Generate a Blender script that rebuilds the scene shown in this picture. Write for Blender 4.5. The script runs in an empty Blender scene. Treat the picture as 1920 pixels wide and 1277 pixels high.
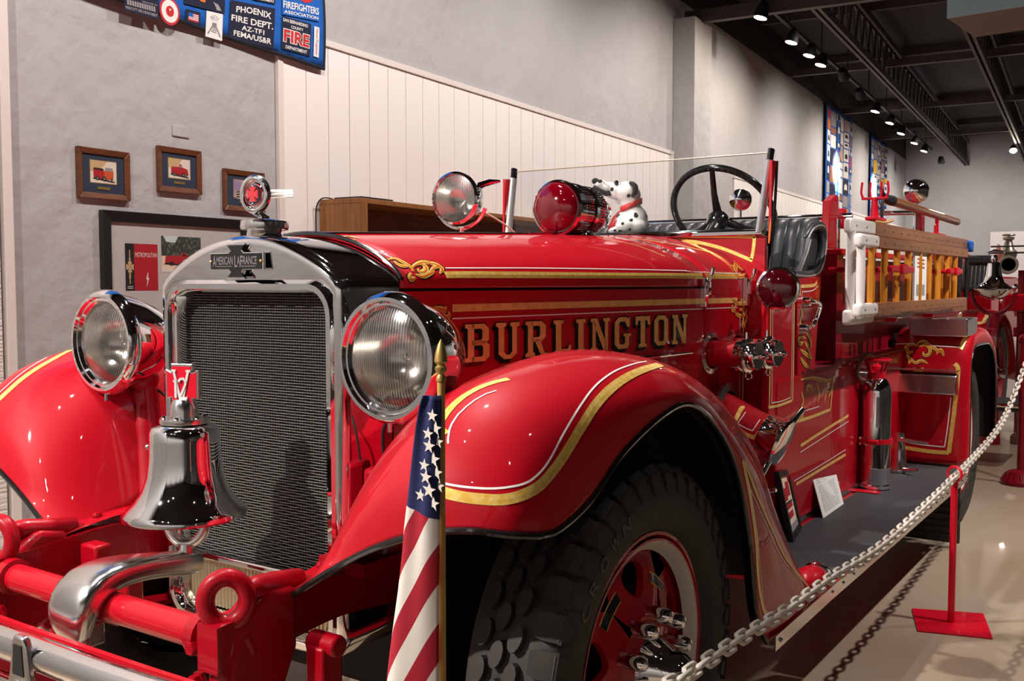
import bpy, bmesh, math, random
from mathutils import Vector as V, Matrix
from mathutils.bvhtree import BVHTree
random.seed(7)
sc = bpy.context.scene
col = sc.collection
PI = math.pi
R_ = math.radians

# ------------------------------------------------------------------ camera
FPX = 1876.0
YAW, PITCH = 0.59798, 0.05777
CAM = V((2.0, 0.0, 1.43))
cam = bpy.data.objects.new('camera', bpy.data.cameras.new('camera'))
col.objects.link(cam)
cam.location = CAM
cam.rotation_euler = (PI/2 - PITCH, 0, YAW)
cam.data.sensor_width = 36
cam.data.lens = FPX/1920*36
cam.data.clip_start = .02
sc.camera = cam
_F0 = V((-math.sin(YAW), math.cos(YAW), 0))
_R = V((math.cos(YAW), math.sin(YAW), 0))
_F = _F0*math.cos(PITCH) - V((0, 0, 1))*math.sin(PITCH)
_U = _R.cross(_F)
def ray(u, v): return _F + _R*((u-960)/FPX) - _U*((v-638.5)/FPX)
def AX(u, v, x): d = ray(u, v); return CAM + d*((x-CAM.x)/d.x)      # photo pixel -> point on plane x
def AY(u, v, y): d = ray(u, v); return CAM + d*((y-CAM.y)/d.y)
def AZ(u, v, z): d = ray(u, v); return CAM + d*((z-CAM.z)/d.z)
WA = R_(4.72)                       # the left wall runs at this angle to the truck
WD = V((-math.sin(WA), math.cos(WA), 0))
WN = V((math.cos(WA), math.sin(WA), 0))
WDIST = 4.0
W0 = CAM - WN*WDIST; W0.z = 0       # foot of the camera on the wall
W0 -= WD*(W0.dot(WD))
W0 += WD*(CAM.dot(WD))
def wall(s, z, n=0.0): return W0 + WD*s + V((0, 0, z)) + WN*n       # s along the wall, z up, n off the wall
def AW(u, v, n=0.0):
    d = ray(u, v); t = -(WDIST-n)/d.dot(WN); p = CAM + d*t
    return ((p-W0).dot(WD), p.z)

# ------------------------------------------------------------------ light and exposure
world = bpy.data.worlds.new('World'); sc.world = world
world.use_nodes = True
bg = world.node_tree.nodes['Background']
bg.inputs[0].default_value = (1.0, .93, .88, 1); bg.inputs[1].default_value = .025
sc.view_settings.view_transform = 'Standard'
sc.view_settings.look = 'None'
sc.view_settings.gamma = 1
sc.view_settings.use_curve_mapping = False
sc.view_settings.exposure = 0.62
def spot(loc, tgt, power, ang=70, r=.035, blend=.6, colr=(1, .93, .885)):
    l = bpy.data.lights.new('spot_lamp', 'SPOT'); o = bpy.data.objects.new('spot_lamp', l); col.objects.link(o)
    l.energy = power; l.spot_size = R_(ang); l.spot_blend = blend; l.shadow_soft_size = r; l.color = colr
    o.location = loc; o.rotation_euler = (V(tgt)-V(loc)).to_track_quat('-Z', 'Y').to_euler()
    return o
spot((-1.45, -1.95, 4.1), (.2, 1.9, 1.0), 1000, 55)                # key: throws the bell's shadow on the radiator
spot((1.1, -2.4, 4.2), (.7, 2.3, 1.1), 30, 60)
for y, p in ((.9, 12), (2.7, 20), (4.6, 300), (5.9, 240), (7.6, 230), (10, 260), (13, 260)):   # track along the right aisle
    spot((2.7, y, 4.3), (.9 + .03*y, y + .45, .5), p, 58 if y < 7 else 80)
for s, p in ((-7, 230), (-4.5, 230), (-2, 220), (.5, 200), (2.8, 175), (5, 160), (7.2, 150), (9.4, 150), (12, 170), (15, 190), (18, 190), (21.5, 190), (25, 190)):  # track that washes the left wall
    spot(wall(s, 4.25, 1.9), wall(s+.4, 1.9, 0), p, 125, blend=1)
for n in (1.5, 4.5, 7.5, 10.5):                                    # lamps on the far wall, and unseen ones added behind the camera for chrome reflections
    spot(wall(-6.6, 4.2, n), wall(-9, 1.6, n), 240, 125, blend=1); spot(wall(25, 4.2, n), wall(27.7, 1.8, n), 160, 125, blend=1)
for s in (-2, 4, 10, 16): spot(wall(s, 4.2, 10.6), wall(s+.3, 2.0, 12.9), 50, 125, blend=1)  # unseen lamps added to brighten the right wall in chrome reflections
for s in (18.9, 22.7):                                             # narrow beams on the two far quilts
    spot(wall(s-.5, 4.2, 1.2), wall(s+.15, 3.45, 0), 3200, 26, blend=1)
spot((-.6, 2.9, 4.4), (.0, 2.8, 1.5), 330, 75)
spot((-.2, 1.0, 4.4), (.1, 1.7, 1.3), 130, 60)
spot((-.6, 6.2, 4.3), (.2, 6.2, 1.4), 150, 80)

# ------------------------------------------------------------------ materials
MATS = {}
def mat(name, c, rough=.5, metal=0.0, coat=0.0, noise=None, bump=None, trans=0, ior=1.45, emit=None, spec=None):
    m = bpy.data.materials.new(name); m.use_nodes = True
    nt = m.node_tree; b = nt.nodes['Principled BSDF']
    b.inputs['Base Color'].default_value = (*c, 1)
    b.inputs['Roughness'].default_value = rough
    b.inputs['Metallic'].default_value = metal
    b.inputs['Coat Weight'].default_value = coat
    b.inputs['Coat Roughness'].default_value = .03
    b.inputs['IOR'].default_value = ior
    if spec is not None: b.inputs['Specular IOR Level'].default_value = spec
    if trans: b.inputs['Transmission Weight'].default_value = trans
    if emit: b.inputs['Emission Color'].default_value = (*emit[0], 1); b.inputs['Emission Strength'].default_value = emit[1]
    tc = nt.nodes.new('ShaderNodeTexCoord')
    if noise:       # (scale, colour 2, low, high, stretch)
        n = nt.nodes.new('ShaderNodeTexNoise'); n.inputs['Scale'].default_value = noise[0]; n.inputs['Detail'].default_value = 6
        src = tc.outputs['Object']
        if len(noise) > 4:
            mp = nt.nodes.new('ShaderNodeMapping'); mp.inputs['Scale'].default_value = noise[4]; nt.links.new(src, mp.inputs[0]); src = mp.outputs[0]
        nt.links.new(src, n.inputs[0])
        r = nt.nodes.new('ShaderNodeValToRGB')
        r.color_ramp.elements[0].color = (*c, 1); r.color_ramp.elements[1].color = (*noise[1], 1)
        r.color_ramp.elements[0].position = noise[2]; r.color_ramp.elements[1].position = noise[3]
        nt.links.new(n.outputs[0], r.inputs[0]); nt.links.new(r.outputs[0], b.inputs['Base Color'])
    if bump:        # (scale, strength, distance, stretch)
        n = nt.nodes.new('ShaderNodeTexNoise'); n.inputs['Scale'].default_value = bump[0]; n.inputs['Detail'].default_value = 5
        src = tc.outputs['Object']
        if len(bump) > 3:
            mp = nt.nodes.new('ShaderNodeMapping'); mp.inputs['Scale'].default_value = bump[3]; nt.links.new(src, mp.inputs[0]); src = mp.outputs[0]
        nt.links.new(src, n.inputs[0])
        bp = nt.nodes.new('ShaderNodeBump'); bp.inputs['Strength'].default_value = bump[1]; bp.inputs['Distance'].default_value = bump[2]
        nt.links.new(n.outputs[0], bp.inputs['Height']); nt.links.new(bp.outputs[0], b.inputs['Normal'])
    MATS[name] = m
    return m
RED = mat('red_paint', (.41, .0006, .009), .5, coat=.7, spec=.15)
DRED = mat('maroon_paint', (.20, .002, .010), .45, coat=.3, spec=.2)
CHAS = mat('red_chassis_paint', (.31, .0008, .008), .35, coat=.5, spec=.2, bump=(60, .12, .002))
CHROME = mat('chrome', (.86, .86, .87), .035, 1.0)
SATIN = mat('polished_aluminium', (.72, .71, .70), .2, 1.0, bump=(40, .05, .002))
GOLD = mat('gold_leaf', (.82, .48, .07), .34, .35, noise=(70, (.95, .68, .20), .35, .65), bump=(90, .25, .001))
GOLDP = mat('gold_pale', (.86, .62, .25), .4, .4)
GOLDL = mat('gold_letter_leaf', (.78, .45, .11), .38, .2, noise=(38, (.92, .62, .22), .35, .65), bump=(120, .2, .001))
ORNG = mat('orange_scroll_shade', (.65, .13, .01), .35, .2)
WHITE = mat('white_line_paint', (.85, .80, .76), .35)
BLACKP = mat('black_gloss_paint', (.008, .008, .008), .15, coat=.6)
RUBBER = mat('tyre_rubber', (.030, .026, .022), .72, noise=(14, (.045, .039, .033), .35, .7), bump=(180, .12, .002))
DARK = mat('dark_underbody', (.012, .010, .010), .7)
MATB = mat('ribbed_rubber_mat', (.035, .036, .040), .6, bump=(260, .5, .003))
LEATH = mat('black_leather', (.036, .037, .040), .36, bump=(220, .12, .002))
LSEAM = mat('grey_piping', (.30, .30, .31), .4)
IVORY = mat('ivory_plastic_chain', (.58, .52, .45), .45)
WOOD = mat('ladder_wood', (.19, .062, .020), .38, coat=.4, noise=(9, (.33, .120, .038), .3, .7, (1, .12, 6)))
RUNG = mat('varnished_yellow_rung', (.62, .24, .02), .3, coat=.5, noise=(12, (.45, .15, .015), .4, .75, (6, 6, .4)))
WPAINT = mat('white_gloss_paint', (.78, .74, .70), .3, coat=.3)
OAK = mat('oak_veneer', (.30, .125, .035), .45, noise=(7, (.19, .07, .02), .35, .7, (8, 8, .6)))
OAKIN = mat('oak_back_panel', (.20, .085, .030), .5, noise=(6, (.12, .045, .016), .35, .7, (.6, .6, 9)))
FRW = mat('walnut_frame', (.16, .055, .022), .38, noise=(12, (.09, .028, .012), .35, .7, (1, 1, 8)))
FRB = mat('black_frame', (.012, .012, .012), .4)
MATT = mat('grey_mat_board', (.55, .49, .46), .8)
NAVY = mat('navy_mat_board', (.030, .040, .075), .8)
PAPER = mat('white_paper', (.82, .80, .77), .8)
INK = mat('black_ink', (.015, .015, .016), .7)
GREYINK = mat('grey_ink', (.22, .21, .21), .8)
CREAM = mat('cream_print', (.80, .66, .56), .8, noise=(9, (.85, .55, .30), .45, .7))
TAN = mat('tan_print', (.62, .40, .20), .8)
MAUVE = mat('mauve_print', (.34, .22, .38), .8, noise=(5, (.75, .50, .25), .4, .65))
PRED = mat('red_print', (.45, .012, .02), .7)
PORANGE = mat('orange_print', (.62, .10, .02), .7)
TREES = mat('treeline_print', (.035, .04, .03), .8, noise=(60, (.20, .22, .18), .5, .72))
SKYP = mat('pale_sky_print', (.62, .68, .66), .8)
BRASS = mat('brass_plate', (.45, .30, .09), .4, .6)
PLAST = mat('wall_plaster', (.385, .366, .362), .62, noise=(2.0, (.42, .40, .396), .3, .7), bump=(6.5, .8, .025))
BOARD = mat('white_wall_board', (.80, .735, .70), .6, bump=(30, .15, .004, (8, 8, .6)))
ROUGHB = mat('rough_white_board', (.70, .64, .60), .65, bump=(9, .8, .02, (1, .6, 9)))
TRIMW = mat('white_trim', (.68, .61, .57), .5)
CEIL = mat('ceiling_deck', (.022, .018, .017), .8)
STEEL = mat('brown_steel', (.065, .050, .045), .6)
BLACKM = mat('matt_black', (.010, .010, .010), .6)
FLOOR = mat('polished_concrete', (.31, .222, .142), .28, noise=(.9, (.39, .312, .238), .32, .68), bump=(4, .04, .01), coat=.1)
BLUEB = mat('pale_blue_panel', (.45, .70, .78), .6)  # blue lightened in place of an uplight on the panel
DUCTB = mat('brown_duct_board', (.20, .15, .12), .8)
QBLUE = mat('quilt_blue', (.004, .10, .42), .85, bump=(16, .5, .02))
QNAVY = mat('quilt_navy', (.010, .012, .035), .9)
QRED = mat('quilt_red', (.50, .02, .025), .85)
QEDGE = mat('quilt_binding', (.012, .012, .02), .9)
QWHITE = mat('quilt_white', (.75, .72, .68), .9)
QYEL = mat('quilt_yellow', (.70, .40, .02), .9)
QOR = mat('quilt_orange', (.72, .16, .02), .9)
QGREY = mat('quilt_grey', (.30, .27, .27), .9)
QGREEN = mat('quilt_green', (.01, .22, .13), .9)
QTAN = mat('quilt_brown', (.30, .11, .06), .9)
FWHITE = mat('flag_white', (.72, .66, .58), .85)
FRED = mat('flag_red', (.38, .010, .025), .85)
FBLUE = mat('flag_blue', (.012, .020, .10), .85)
POLE = mat('flag_pole_wood', (.55, .33, .08), .45)
FUR = mat('white_plush', (.80, .77, .73), .95, bump=(300, .6, .003))
FURB = mat('black_plush', (.012, .012, .012), .95, bump=(300, .6, .003))
RIB = mat('red_ribbon', (.50, .012, .012), .45)
HOSE = mat('brown_rubber_hose', (.14, .05, .03), .5)
REDMET = mat('red_bracket_paint', (.55, .003, .018), .4, coat=.4, spec=.2)
FIN = mat('radiator_wire', (.22, .21, .185), .42, .25)
TUBE = mat('radiator_tube', (.07, .065, .06), .5, .5)
FINB = mat('radiator_core_dark', (.006, .006, .006), .8)
GPAN = mat('brassy_shutter', (.62, .55, .38), .22, .9)
REDGL = mat('red_lens_glass', (.11, .0, .004), .06, coat=1.0, spec=.6)
SMOKE = mat('dark_red_lens', (.045, .001, .003), .05, coat=1.0)
LEADG = mat('reflector', (.62, .60, .56), .16, 1.0)
LAMPE = mat('lit_lamp_glass', (1, .9, .8), .5, emit=((1.0, .86, .70), 150))
TANR = mat('tan_rope', (.45, .26, .10), .8)
TEAL = mat('teal_cloth', (.0, .25, .20), .8)
HOTP = mat('salmon_paint', (.62, .10, .07), .3, coat=.5)
BARREL = mat('dull_brass', (.40, .34, .27), .35, .8)
def glass(name, tint, mixv, rough=0.0, flute=None):
    m = bpy.data.materials.new(name); m.use_nodes = True; nt = m.node_tree; nt.nodes.clear()
    o = nt.nodes.new('ShaderNodeOutputMaterial'); mx = nt.nodes.new('ShaderNodeMixShader')
    t = nt.nodes.new('ShaderNodeBsdfTransparent'); g = nt.nodes.new('ShaderNodeBsdfGlossy'); fr = nt.nodes.new('ShaderNodeLayerWeight')
    t.inputs[0].default_value = (*tint, 1); g.inputs['Roughness'].default_value = rough
    pw = nt.nodes.new('ShaderNodeMath'); pw.operation = 'POWER'; pw.inputs[1].default_value = 5
    ad = nt.nodes.new('ShaderNodeMath'); ad.operation = 'MULTIPLY_ADD'; ad.inputs[1].default_value = .9; ad.inputs[2].default_value = .03+mixv
    nt.links.new(fr.outputs['Facing'], pw.inputs[0]); nt.links.new(pw.outputs[0], ad.inputs[0]); nt.links.new(ad.outputs[0], mx.inputs[0])
    nt.links.new(t.outputs[0], mx.inputs[1]); nt.links.new(g.outputs[0], mx.inputs[2]); nt.links.new(mx.outputs[0], o.inputs[0])
    MATS[name] = m; return m
GLASS = glass('clear_glass', (.96, .97, .97), .0)
def fluted():
    m = glass('fluted_lamp_glass', (.97, .96, .93), .04, .12); nt = m.node_tree
    tc = nt.nodes.new('ShaderNodeTexCoord'); w = nt.nodes.new('ShaderNodeTexWave'); w.bands_direction = 'X'; w.wave_profile = 'SIN'
    w.inputs['Scale'].default_value = 44; w.inputs['Distortion'].default_value = 0
    mix = [n for n in nt.nodes if n.type == 'MIX_SHADER'][0]; old = mix.inputs[0].links[0].from_socket
    ad = nt.nodes.new('ShaderNodeMath'); ad.operation = 'MULTIPLY_ADD'; ad.inputs[1].default_value = .38
    nt.links.new(tc.outputs['Object'], w.inputs[0]); nt.links.new(w.outputs['Fac'], ad.inputs[0]); nt.links.new(old, ad.inputs[2]); nt.links.new(ad.outputs[0], mix.inputs[0])
    return m
FLUTE = fluted()
def spotted():
    m = mat('spotted_plush', (.80, .77, .73), .95); nt = m.node_tree; b = nt.nodes['Principled BSDF']
    tc = nt.nodes.new('ShaderNodeTexCoord'); vo = nt.nodes.new('ShaderNodeTexVoronoi'); vo.inputs['Scale'].default_value = 25
    r = nt.nodes.new('ShaderNodeValToRGB'); r.color_ramp.interpolation = 'CONSTANT'
    r.color_ramp.elements[0].color = (.012, .012, .012, 1); r.color_ramp.elements[1].color = (.80, .77, .73, 1); r.color_ramp.elements[1].position = .30
    nt.links.new(tc.outputs['Object'], vo.inputs[0]); nt.links.new(vo.outputs['Distance'], r.inputs[0]); nt.links.new(r.outputs[0], b.inputs['Base Color'])
    return m
FURS = spotted()

# ------------------------------------------------------------------ mesh builder
def basis(ax):
    ax = V(ax).normalized(); up = V((0, 0, 1)) if abs(ax.z) < .9 else V((0, 1, 0))
    ex = up.cross(ax).normalized(); ey = ax.cross(ex); return ex, ey, ax
def catmull(P, n=8, closed=False):
    P = [V(p) for p in P]; out = []; N = len(P)
    for i in range(N if closed else N-1):
        if closed: p0, p1, p2, p3 = P[i-1], P[i], P[(i+1) % N], P[(i+2) % N]
        else: p0, p1, p2, p3 = P[max(i-1, 0)], P[i], P[i+1], P[min(i+2, N-1)]
        for k in range(n):
            t = k/n
            out.append(.5*((2*p1)+(p2-p0)*t+(2*p0-5*p1+4*p2-p3)*t*t+(3*p1-p0-3*p2+p3)*t**3))
    if not closed: out.append(P[-1])
    return out
class MB:
    def __init__(s): s.v = []; s.f = []; s.m = []; s.mi = 0
    def add(s, vs, fs):
        b = len(s.v); s.v += [V(q) for q in vs]; s.f += [tuple(b+i for i in f) for f in fs]; s.m += [s.mi]*len(fs); return s
    def box(s, c, d, rot=None):
        c = V(c); x, y, z = d[0]/2, d[1]/2, d[2]/2
        vs = [V((a*x, b*y, e*z)) for a in (-1, 1) for b in (-1, 1) for e in (-1, 1)]
        if rot is not None: vs = [rot @ q for q in vs]
        return s.add([c+q for q in vs], [(0, 1, 3, 2), (4, 6, 7, 5), (0, 4, 5, 1), (2, 3, 7, 6), (0, 2, 6, 4), (1, 5, 7, 3)])
    def hexa(s, a, b):      # two quads, matching corners
        n = len(a); return s.add(list(a)+list(b), [tuple(range(n))[::-1], tuple(range(n, 2*n))]+[(i, (i+1) % n, n+(i+1) % n, n+i) for i in range(n)])
    def prism(s, poly, o, ex, ey, ez):
        o, ex, ey, ez = V(o), V(ex), V(ey), V(ez)
        a = [o+ex*p[0]+ey*p[1] for p in poly]; return s.hexa(a, [q+ez for q in a])
    def tube(s, P, r, seg=10, closed=False, flat=None, up=None):
        P = [V(p) for p in P]; N = len(P); rs = r if isinstance(r, (list, tuple)) else [r]*N
        tg = []
        for i in range(N):
            a = P[i-1] if (i > 0 or closed) else P[0]; b = P[(i+1) % N] if (i < N-1 or closed) else P[-1]
            tg.append((b-a).normalized())
        if up is not None: ex = V(up) - tg[0]*V(up).dot(tg[0]); ex.normalize()
        else: ex = basis(tg[0])[0]
        vs = []; fs = []
        for i in range(N):
            ex = (ex - tg[i]*ex.dot(tg[i])).normalized(); ey = tg[i].cross(ex)
            for k in range(seg):
                a = 2*PI*k/seg; fx, fy = (flat if flat else (1, 1))
                vs.append(P[i]+ex*(math.cos(a)*rs[i]*fx)+ey*(math.sin(a)*rs[i]*fy))
        for i in range(N if closed else N-1):
            j = (i+1) % N
            for k in range(seg):
                l = (k+1) % seg; fs.append((i*seg+k, i*seg+l, j*seg+l, j*seg+k))
        if not closed: fs += [tuple(range(seg))[::-1], tuple((N-1)*seg+k for k in range(seg))]
        return s.add(vs, fs)
    def cyl(s, a, b, r, r2=None, seg=20): return s.tube([a, b], [r, r if r2 is None else r2], seg)
    def lathe(s, prof, o, ax, seg=32, cap=False):
        ex, ey, az = basis(ax); o = V(o); vs = []; fs = []
        for (r, h) in prof:
            for k in range(seg):
                a = 2*PI*k/seg; vs.append(o+az*h+ex*(r*math.cos(a))+ey*(r*math.sin(a)))
        for i in range(len(prof)-1):
            for k in range(seg):
                l = (k+1) % seg; fs.append((i*seg+k, i*seg+l, (i+1)*seg+l, (i+1)*seg+k))
        if cap: fs += [tuple(range(seg))[::-1], tuple((len(prof)-1)*seg+k for k in range(seg))]
        return s.add(vs, fs)
    def ball(s, c, r, seg=16, sc3=(1, 1, 1), rot=None):
        n = seg//2; c = V(c); vs = []; fs = []
        for i in range(n+1):
            t = PI*i/n
            for k in range(seg):
                a = 2*PI*k/seg; q = V((math.sin(t)*math.cos(a)*sc3[0], math.sin(t)*math.sin(a)*sc3[1], math.cos(t)*sc3[2]))*r
                vs.append(c+(rot @ q if rot is not None else q))
        for i in range(n):
            for k in range(seg):
                l = (k+1) % seg; fs.append((i*seg+k, (i+1)*seg+k, (i+1)*seg+l, i*seg+l))
        return s.add(vs, fs)
    def torus(s, c, ax, R, r, seg=40, rs=10, sc2=(1, 1), a0=0, a1=2*PI, flat=None):
        ex, ey, _ = basis(ax); c = V(c); full = abs(a1-a0) > 6.28
        n = seg; P = [c+ex*(R*sc2[0]*math.cos(a0+(a1-a0)*k/n))+ey*(R*sc2[1]*math.sin(a0+(a1-a0)*k/n)) for k in range(n if full else n+1)]
        return s.tube(P, r, rs, closed=full, flat=flat, up=ax)
    def grid(s, rows, closed_u=False):
        n = len(rows); k = len(rows[0]); vs = [q for r in rows for q in r]; fs = []
        for i in range(n-1):
            for j in range(k if closed_u else k-1):
                l = (j+1) % k; fs.append((i*k+j, i*k+l, (i+1)*k+l, (i+1)*k+j))
        return s.add(vs, fs)
    def mirror(s):
        o = MB(); o.v = [V((-q.x, q.y, q.z)) for q in s.v]; o.f = [tuple(reversed(f)) for f in s.f]; o.m = list(s.m); return o
    def bvh(s): return BVHTree.FromPolygons([tuple(q) for q in s.v], s.f)
def wloc(o):
    p = V((0, 0, 0))
    while o is not None: p += V(o.location); o = o.parent
    return p
def obj(name, mb, m, parent=None, smooth=40, bevel=0, solid=0, solid_off=-1, sub=0, label=None, bseg=2, weld=False):
    me = bpy.data.meshes.new(name)
    off = wloc(parent) if parent else V((0, 0, 0))
    if parent is None:      # put the origin at the thing's base
        n = len(mb.v); off = V((sum(q.x for q in mb.v)/n, sum(q.y for q in mb.v)/n, min(q.z for q in mb.v)))
    me.from_pydata([tuple(q-off) for q in mb.v], [], mb.f)
    for mm in (m if isinstance(m, (list, tuple)) else [m]): me.materials.append(mm)
    if isinstance(m, (list, tuple)): me.polygons.foreach_set('material_index', mb.m)
    if weld:
        bm = bmesh.new(); bm.from_mesh(me); bmesh.ops.remove_doubles(bm, verts=bm.verts, dist=1e-5); bmesh.ops.recalc_face_normals(bm, faces=bm.faces); bm.to_mesh(me); bm.free()
    if smooth:
        me.shade_smooth(); me.set_sharp_from_angle(angle=R_(smooth))
    o = bpy.data.objects.new(name, me); col.objects.link(o)
    if parent is None: o.location = off
    else: o.parent = parent
    if solid:
        d = o.modifiers.new('solid', 'SOLIDIFY'); d.thickness = solid; d.offset = solid_off
    if bevel:
        d = o.modifiers.new('bevel', 'BEVEL'); d.width = bevel; d.segments = bseg; d.limit_method = 'ANGLE'; d.angle_limit = R_(35); d.harden_normals = False
    if sub:
        d = o.modifiers.new('sub', 'SUBSURF'); d.levels = sub; d.render_levels = sub
    if label: o['label'] = label
    return o
def tag(o, label, cat, group=None):
    o['label'] = label; o['category'] = cat
    if group: o['group'] = group
    return o
def thing(name, loc, label, cat, group=None):
    o = bpy.data.objects.new(name, None); col.objects.link(o); o.location = loc; o.empty_display_size = .1
    return tag(o, label, cat, group)
def structure(name, mb, m, **k):
    o = obj(name, mb, m, **k); o['kind'] = 'structure'; return o
def inst(name, me_obj, loc, rot, parent, scale=None, label=None):       # a part that shares mesh data with an alike part
    o = bpy.data.objects.new(name, me_obj.data); col.objects.link(o)
    o.parent = parent; M = rot.to_4x4() if rot is not None else Matrix.Identity(4)
    if scale is not None: M = M @ Matrix.Diagonal((*scale, 1))
    M.translation = V(loc) - (wloc(parent) if parent else V((0, 0, 0)))
    o.matrix_local = M
    if label: o['label'] = label
    return o
def proto(mb, m, smooth=40):
    class P: pass
    p = P(); me = bpy.data.meshes.new('shared'); me.from_pydata([tuple(q) for q in mb.v], [], mb.f)
    for mm in (m if isinstance(m, (list, tuple)) else [m]): me.materials.append(mm)
    if isinstance(m, (list, tuple)): me.polygons.foreach_set('material_index', mb.m)
    if smooth: me.shade_smooth(); me.set_sharp_from_angle(angle=R_(smooth))
    p.data = me; return p
def rotm(ex, ey, ez): return Matrix((V(ex), V(ey), V(ez))).transposed()
# text: built-in font turned into mesh, mapped by fn(x, y) -> point; x and y in units of the line height
def text(mb, s, fn, width=None, height=1.0, thick=None, bold=0.0, align='CENTER'):
    c = bpy.data.curves.new('t', 'FONT'); c.body = s; c.size = 1; c.align_x = align; c.resolution_u = 3; c.offset = bold
    o = bpy.data.objects.new('t', c); col.objects.link(o)
    dg = bpy.context.evaluated_depsgraph_get(); me = bpy.data.meshes.new_from_object(o.evaluated_get(dg))
    vs = [V(q.co) for q in me.vertices]; fs = [tuple(p.vertices) for p in me.polygons]
    bpy.data.objects.remove(o); bpy.data.curves.remove(c); bpy.data.meshes.remove(me)
    if not vs: return mb
    x0 = min(q.x for q in vs); x1 = max(q.x for q in vs); y0 = min(q.y for q in vs); y1 = max(q.y for q in vs)
    kx = (width/(x1-x0)) if width else height/(y1-y0)
    P = [fn((q.x-(x0+x1)/2)*kx, (q.y-(y0+y1)/2)*height/(y1-y0)) for q in vs]
    return mb.add(P, fs)

# ------------------------------------------------------------------ decals that lie on real surfaces
def hit(trees, u, v):
    d = ray(u, v).normalized(); best = None
    for t in trees:
        h = t.ray_cast(CAM, d)
        if h[0] is not None and (best is None or h[3] < best[3]): best = h
    return best
def snap(trees, p):
    best = None
    for t in trees:
        h = t.find_nearest(p)
        if h[0] is not None and (best is None or h[3] < best[3]): best = h
    return best
def strip(mb, trees, px, w, off=.0012, n=6, taper=False, world=False):
    pts = []
    src = catmull([V((a, b, 0)) for a, b in px], n) if not world else catmull(px, n)
    for q in src:
        h = hit(trees, q.x, q.y) if not world else snap(trees, q)
        if h is not None: pts.append((h[0], h[1]))
    if len(pts) < 2: return mb
    vs = []; fs = []; N = len(pts)
    for i, (p, nn) in enumerate(pts):
        if (CAM-p).dot(nn) < 0: nn = -nn
        t = (pts[min(i+1, N-1)][0]-pts[max(i-1, 0)][0])
        if t.length < 1e-9: t = V((0, 1, 0))
        sd = nn.cross(t.normalized()).normalized()
        k = w*.5*((math.sin(PI*(i+.35)/(N-.3))**.7) if taper else 1)
        for e in (-1, 0, 1):
            q = p+sd*(k*e); h = snap(trees, q)
            if h is not None:
                n2 = h[1] if (CAM-h[0]).dot(h[1]) > 0 else -h[1]
                q = h[0]+n2*off
            vs.append(q)
    for i in range(N-1):
        for e in (0, 1): a = i*3+e; fs.append((a, a+1, a+4, a+3))
    return mb.add(vs, fs)
def spiral(cx, cy, r0, r1, a0, a1, n=9, ky=1.0):
    return [(cx+(r0+(r1-r0)*i/(n-1))*math.cos(R_(a0+(a1-a0)*i/(n-1))), cy+ky*(r0+(r1-r0)*i/(n-1))*math.sin(R_(a0+(a1-a0)*i/(n-1)))) for i in range(n)]
def scroll(name, trees, strokes, parent, w, label=None):
    a = MB(); b = MB(); c = MB()
    for st in strokes:
        strip(a, trees, st, w*1.45, .0008, taper=True); strip(b, trees, st, w, .0014, taper=True)
        strip(c, trees, [(p[0]+.8, p[1]+1.0) for p in st], w*.28, .0019, taper=True)
    mb = MB(); mb.add(a.v, a.f); mb.mi = 1; mb.add(b.v, b.f); mb.mi = 2; mb.add(c.v, c.f)
    return obj(name, mb, [BLACKP, GOLD, ORNG], parent, smooth=0, label=label)

# ================================================================== SETTING
ZT, ZD, SEND = 4.60, 5.12, 27.75
def wbox(mb, s0, s1, z0, z1, n0, n1):
    return mb.hexa([wall(s0, z0, n0), wall(s1, z0, n0), wall(s1, z0, n1), wall(s0, z0, n1)], [wall(s0, z1, n0), wall(s1, z1, n0), wall(s1, z1, n1), wall(s0, z1, n1)])
structure('floor', wbox(MB(), -9, SEND+.2, -.1, 0, -.2, 13), FLOOR, smooth=0)
wl = structure('wall_left', wbox(MB(), -9, SEND, 0, ZT, -.2, 0), PLAST, smooth=0)
structure('trim_1', wbox(MB(), -9, SEND, ZT, ZD, -.2, -.01), BLACKM, smooth=0)
ceil = structure('ceiling', wbox(MB(), -9, SEND+.2, ZD, ZD+.1, -.2, 13), CEIL, smooth=0)
structure('wall_end', wbox(MB(), SEND, SEND+.15, 0, ZD, 0, 13), PLAST, smooth=0)
structure('wall_right', wbox(MB(), -9, SEND, 0, ZD, 12.9, 13), mat('dark_grey_wall', (.13, .125, .12), .8), smooth=0)
structure('wall_front', wbox(MB(), -9.1, -9, 0, ZD, 0, 13), PLAST, smooth=0)
structure('trim_2', wbox(MB(), 10.69, 11.27, 0, 4.35, 0, .25), PLAST, smooth=0, bevel=.006)      # pilaster
# grooved white boards on the wall, each board its own piece
bp = proto(MB().box((0, 0, 1.43), (.014, .194, 2.83)), BOARD, 0)
s = 4.375
while s < 10.5:
    inst('board', bp, wall(s+.1, 0, .012), Matrix.Rotation(WA, 3, 'Z'), wl); s += .2
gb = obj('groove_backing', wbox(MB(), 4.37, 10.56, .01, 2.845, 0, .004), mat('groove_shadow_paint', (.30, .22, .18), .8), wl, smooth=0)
structure('trim_3', wbox(MB(), 4.34, 10.66, 2.845, 2.885, 0, .032), TRIMW, smooth=0, bevel=.004)
structure('trim_4', wbox(MB(), 4.335, 4.378, 0, 2.845, 0, .026), TRIMW, smooth=0, bevel=.003)
structure('trim_5', wbox(MB(), 10.58, 10.66, 0, 2.845, 0, .03), TRIMW, smooth=0, bevel=.003)
bp2 = MB()
for k in range(74): wbox(bp2, 12.95+k*.2, 12.95+k*.2+.192, .01, 2.80, .004, .02)
o = obj('boards', bp2, BOARD, wl, smooth=0); o['kind'] = 'stuff'
structure('trim_6', wbox(MB(), 12.93, SEND, 2.80, 2.845, 0, .03), TRIMW, smooth=0)
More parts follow.
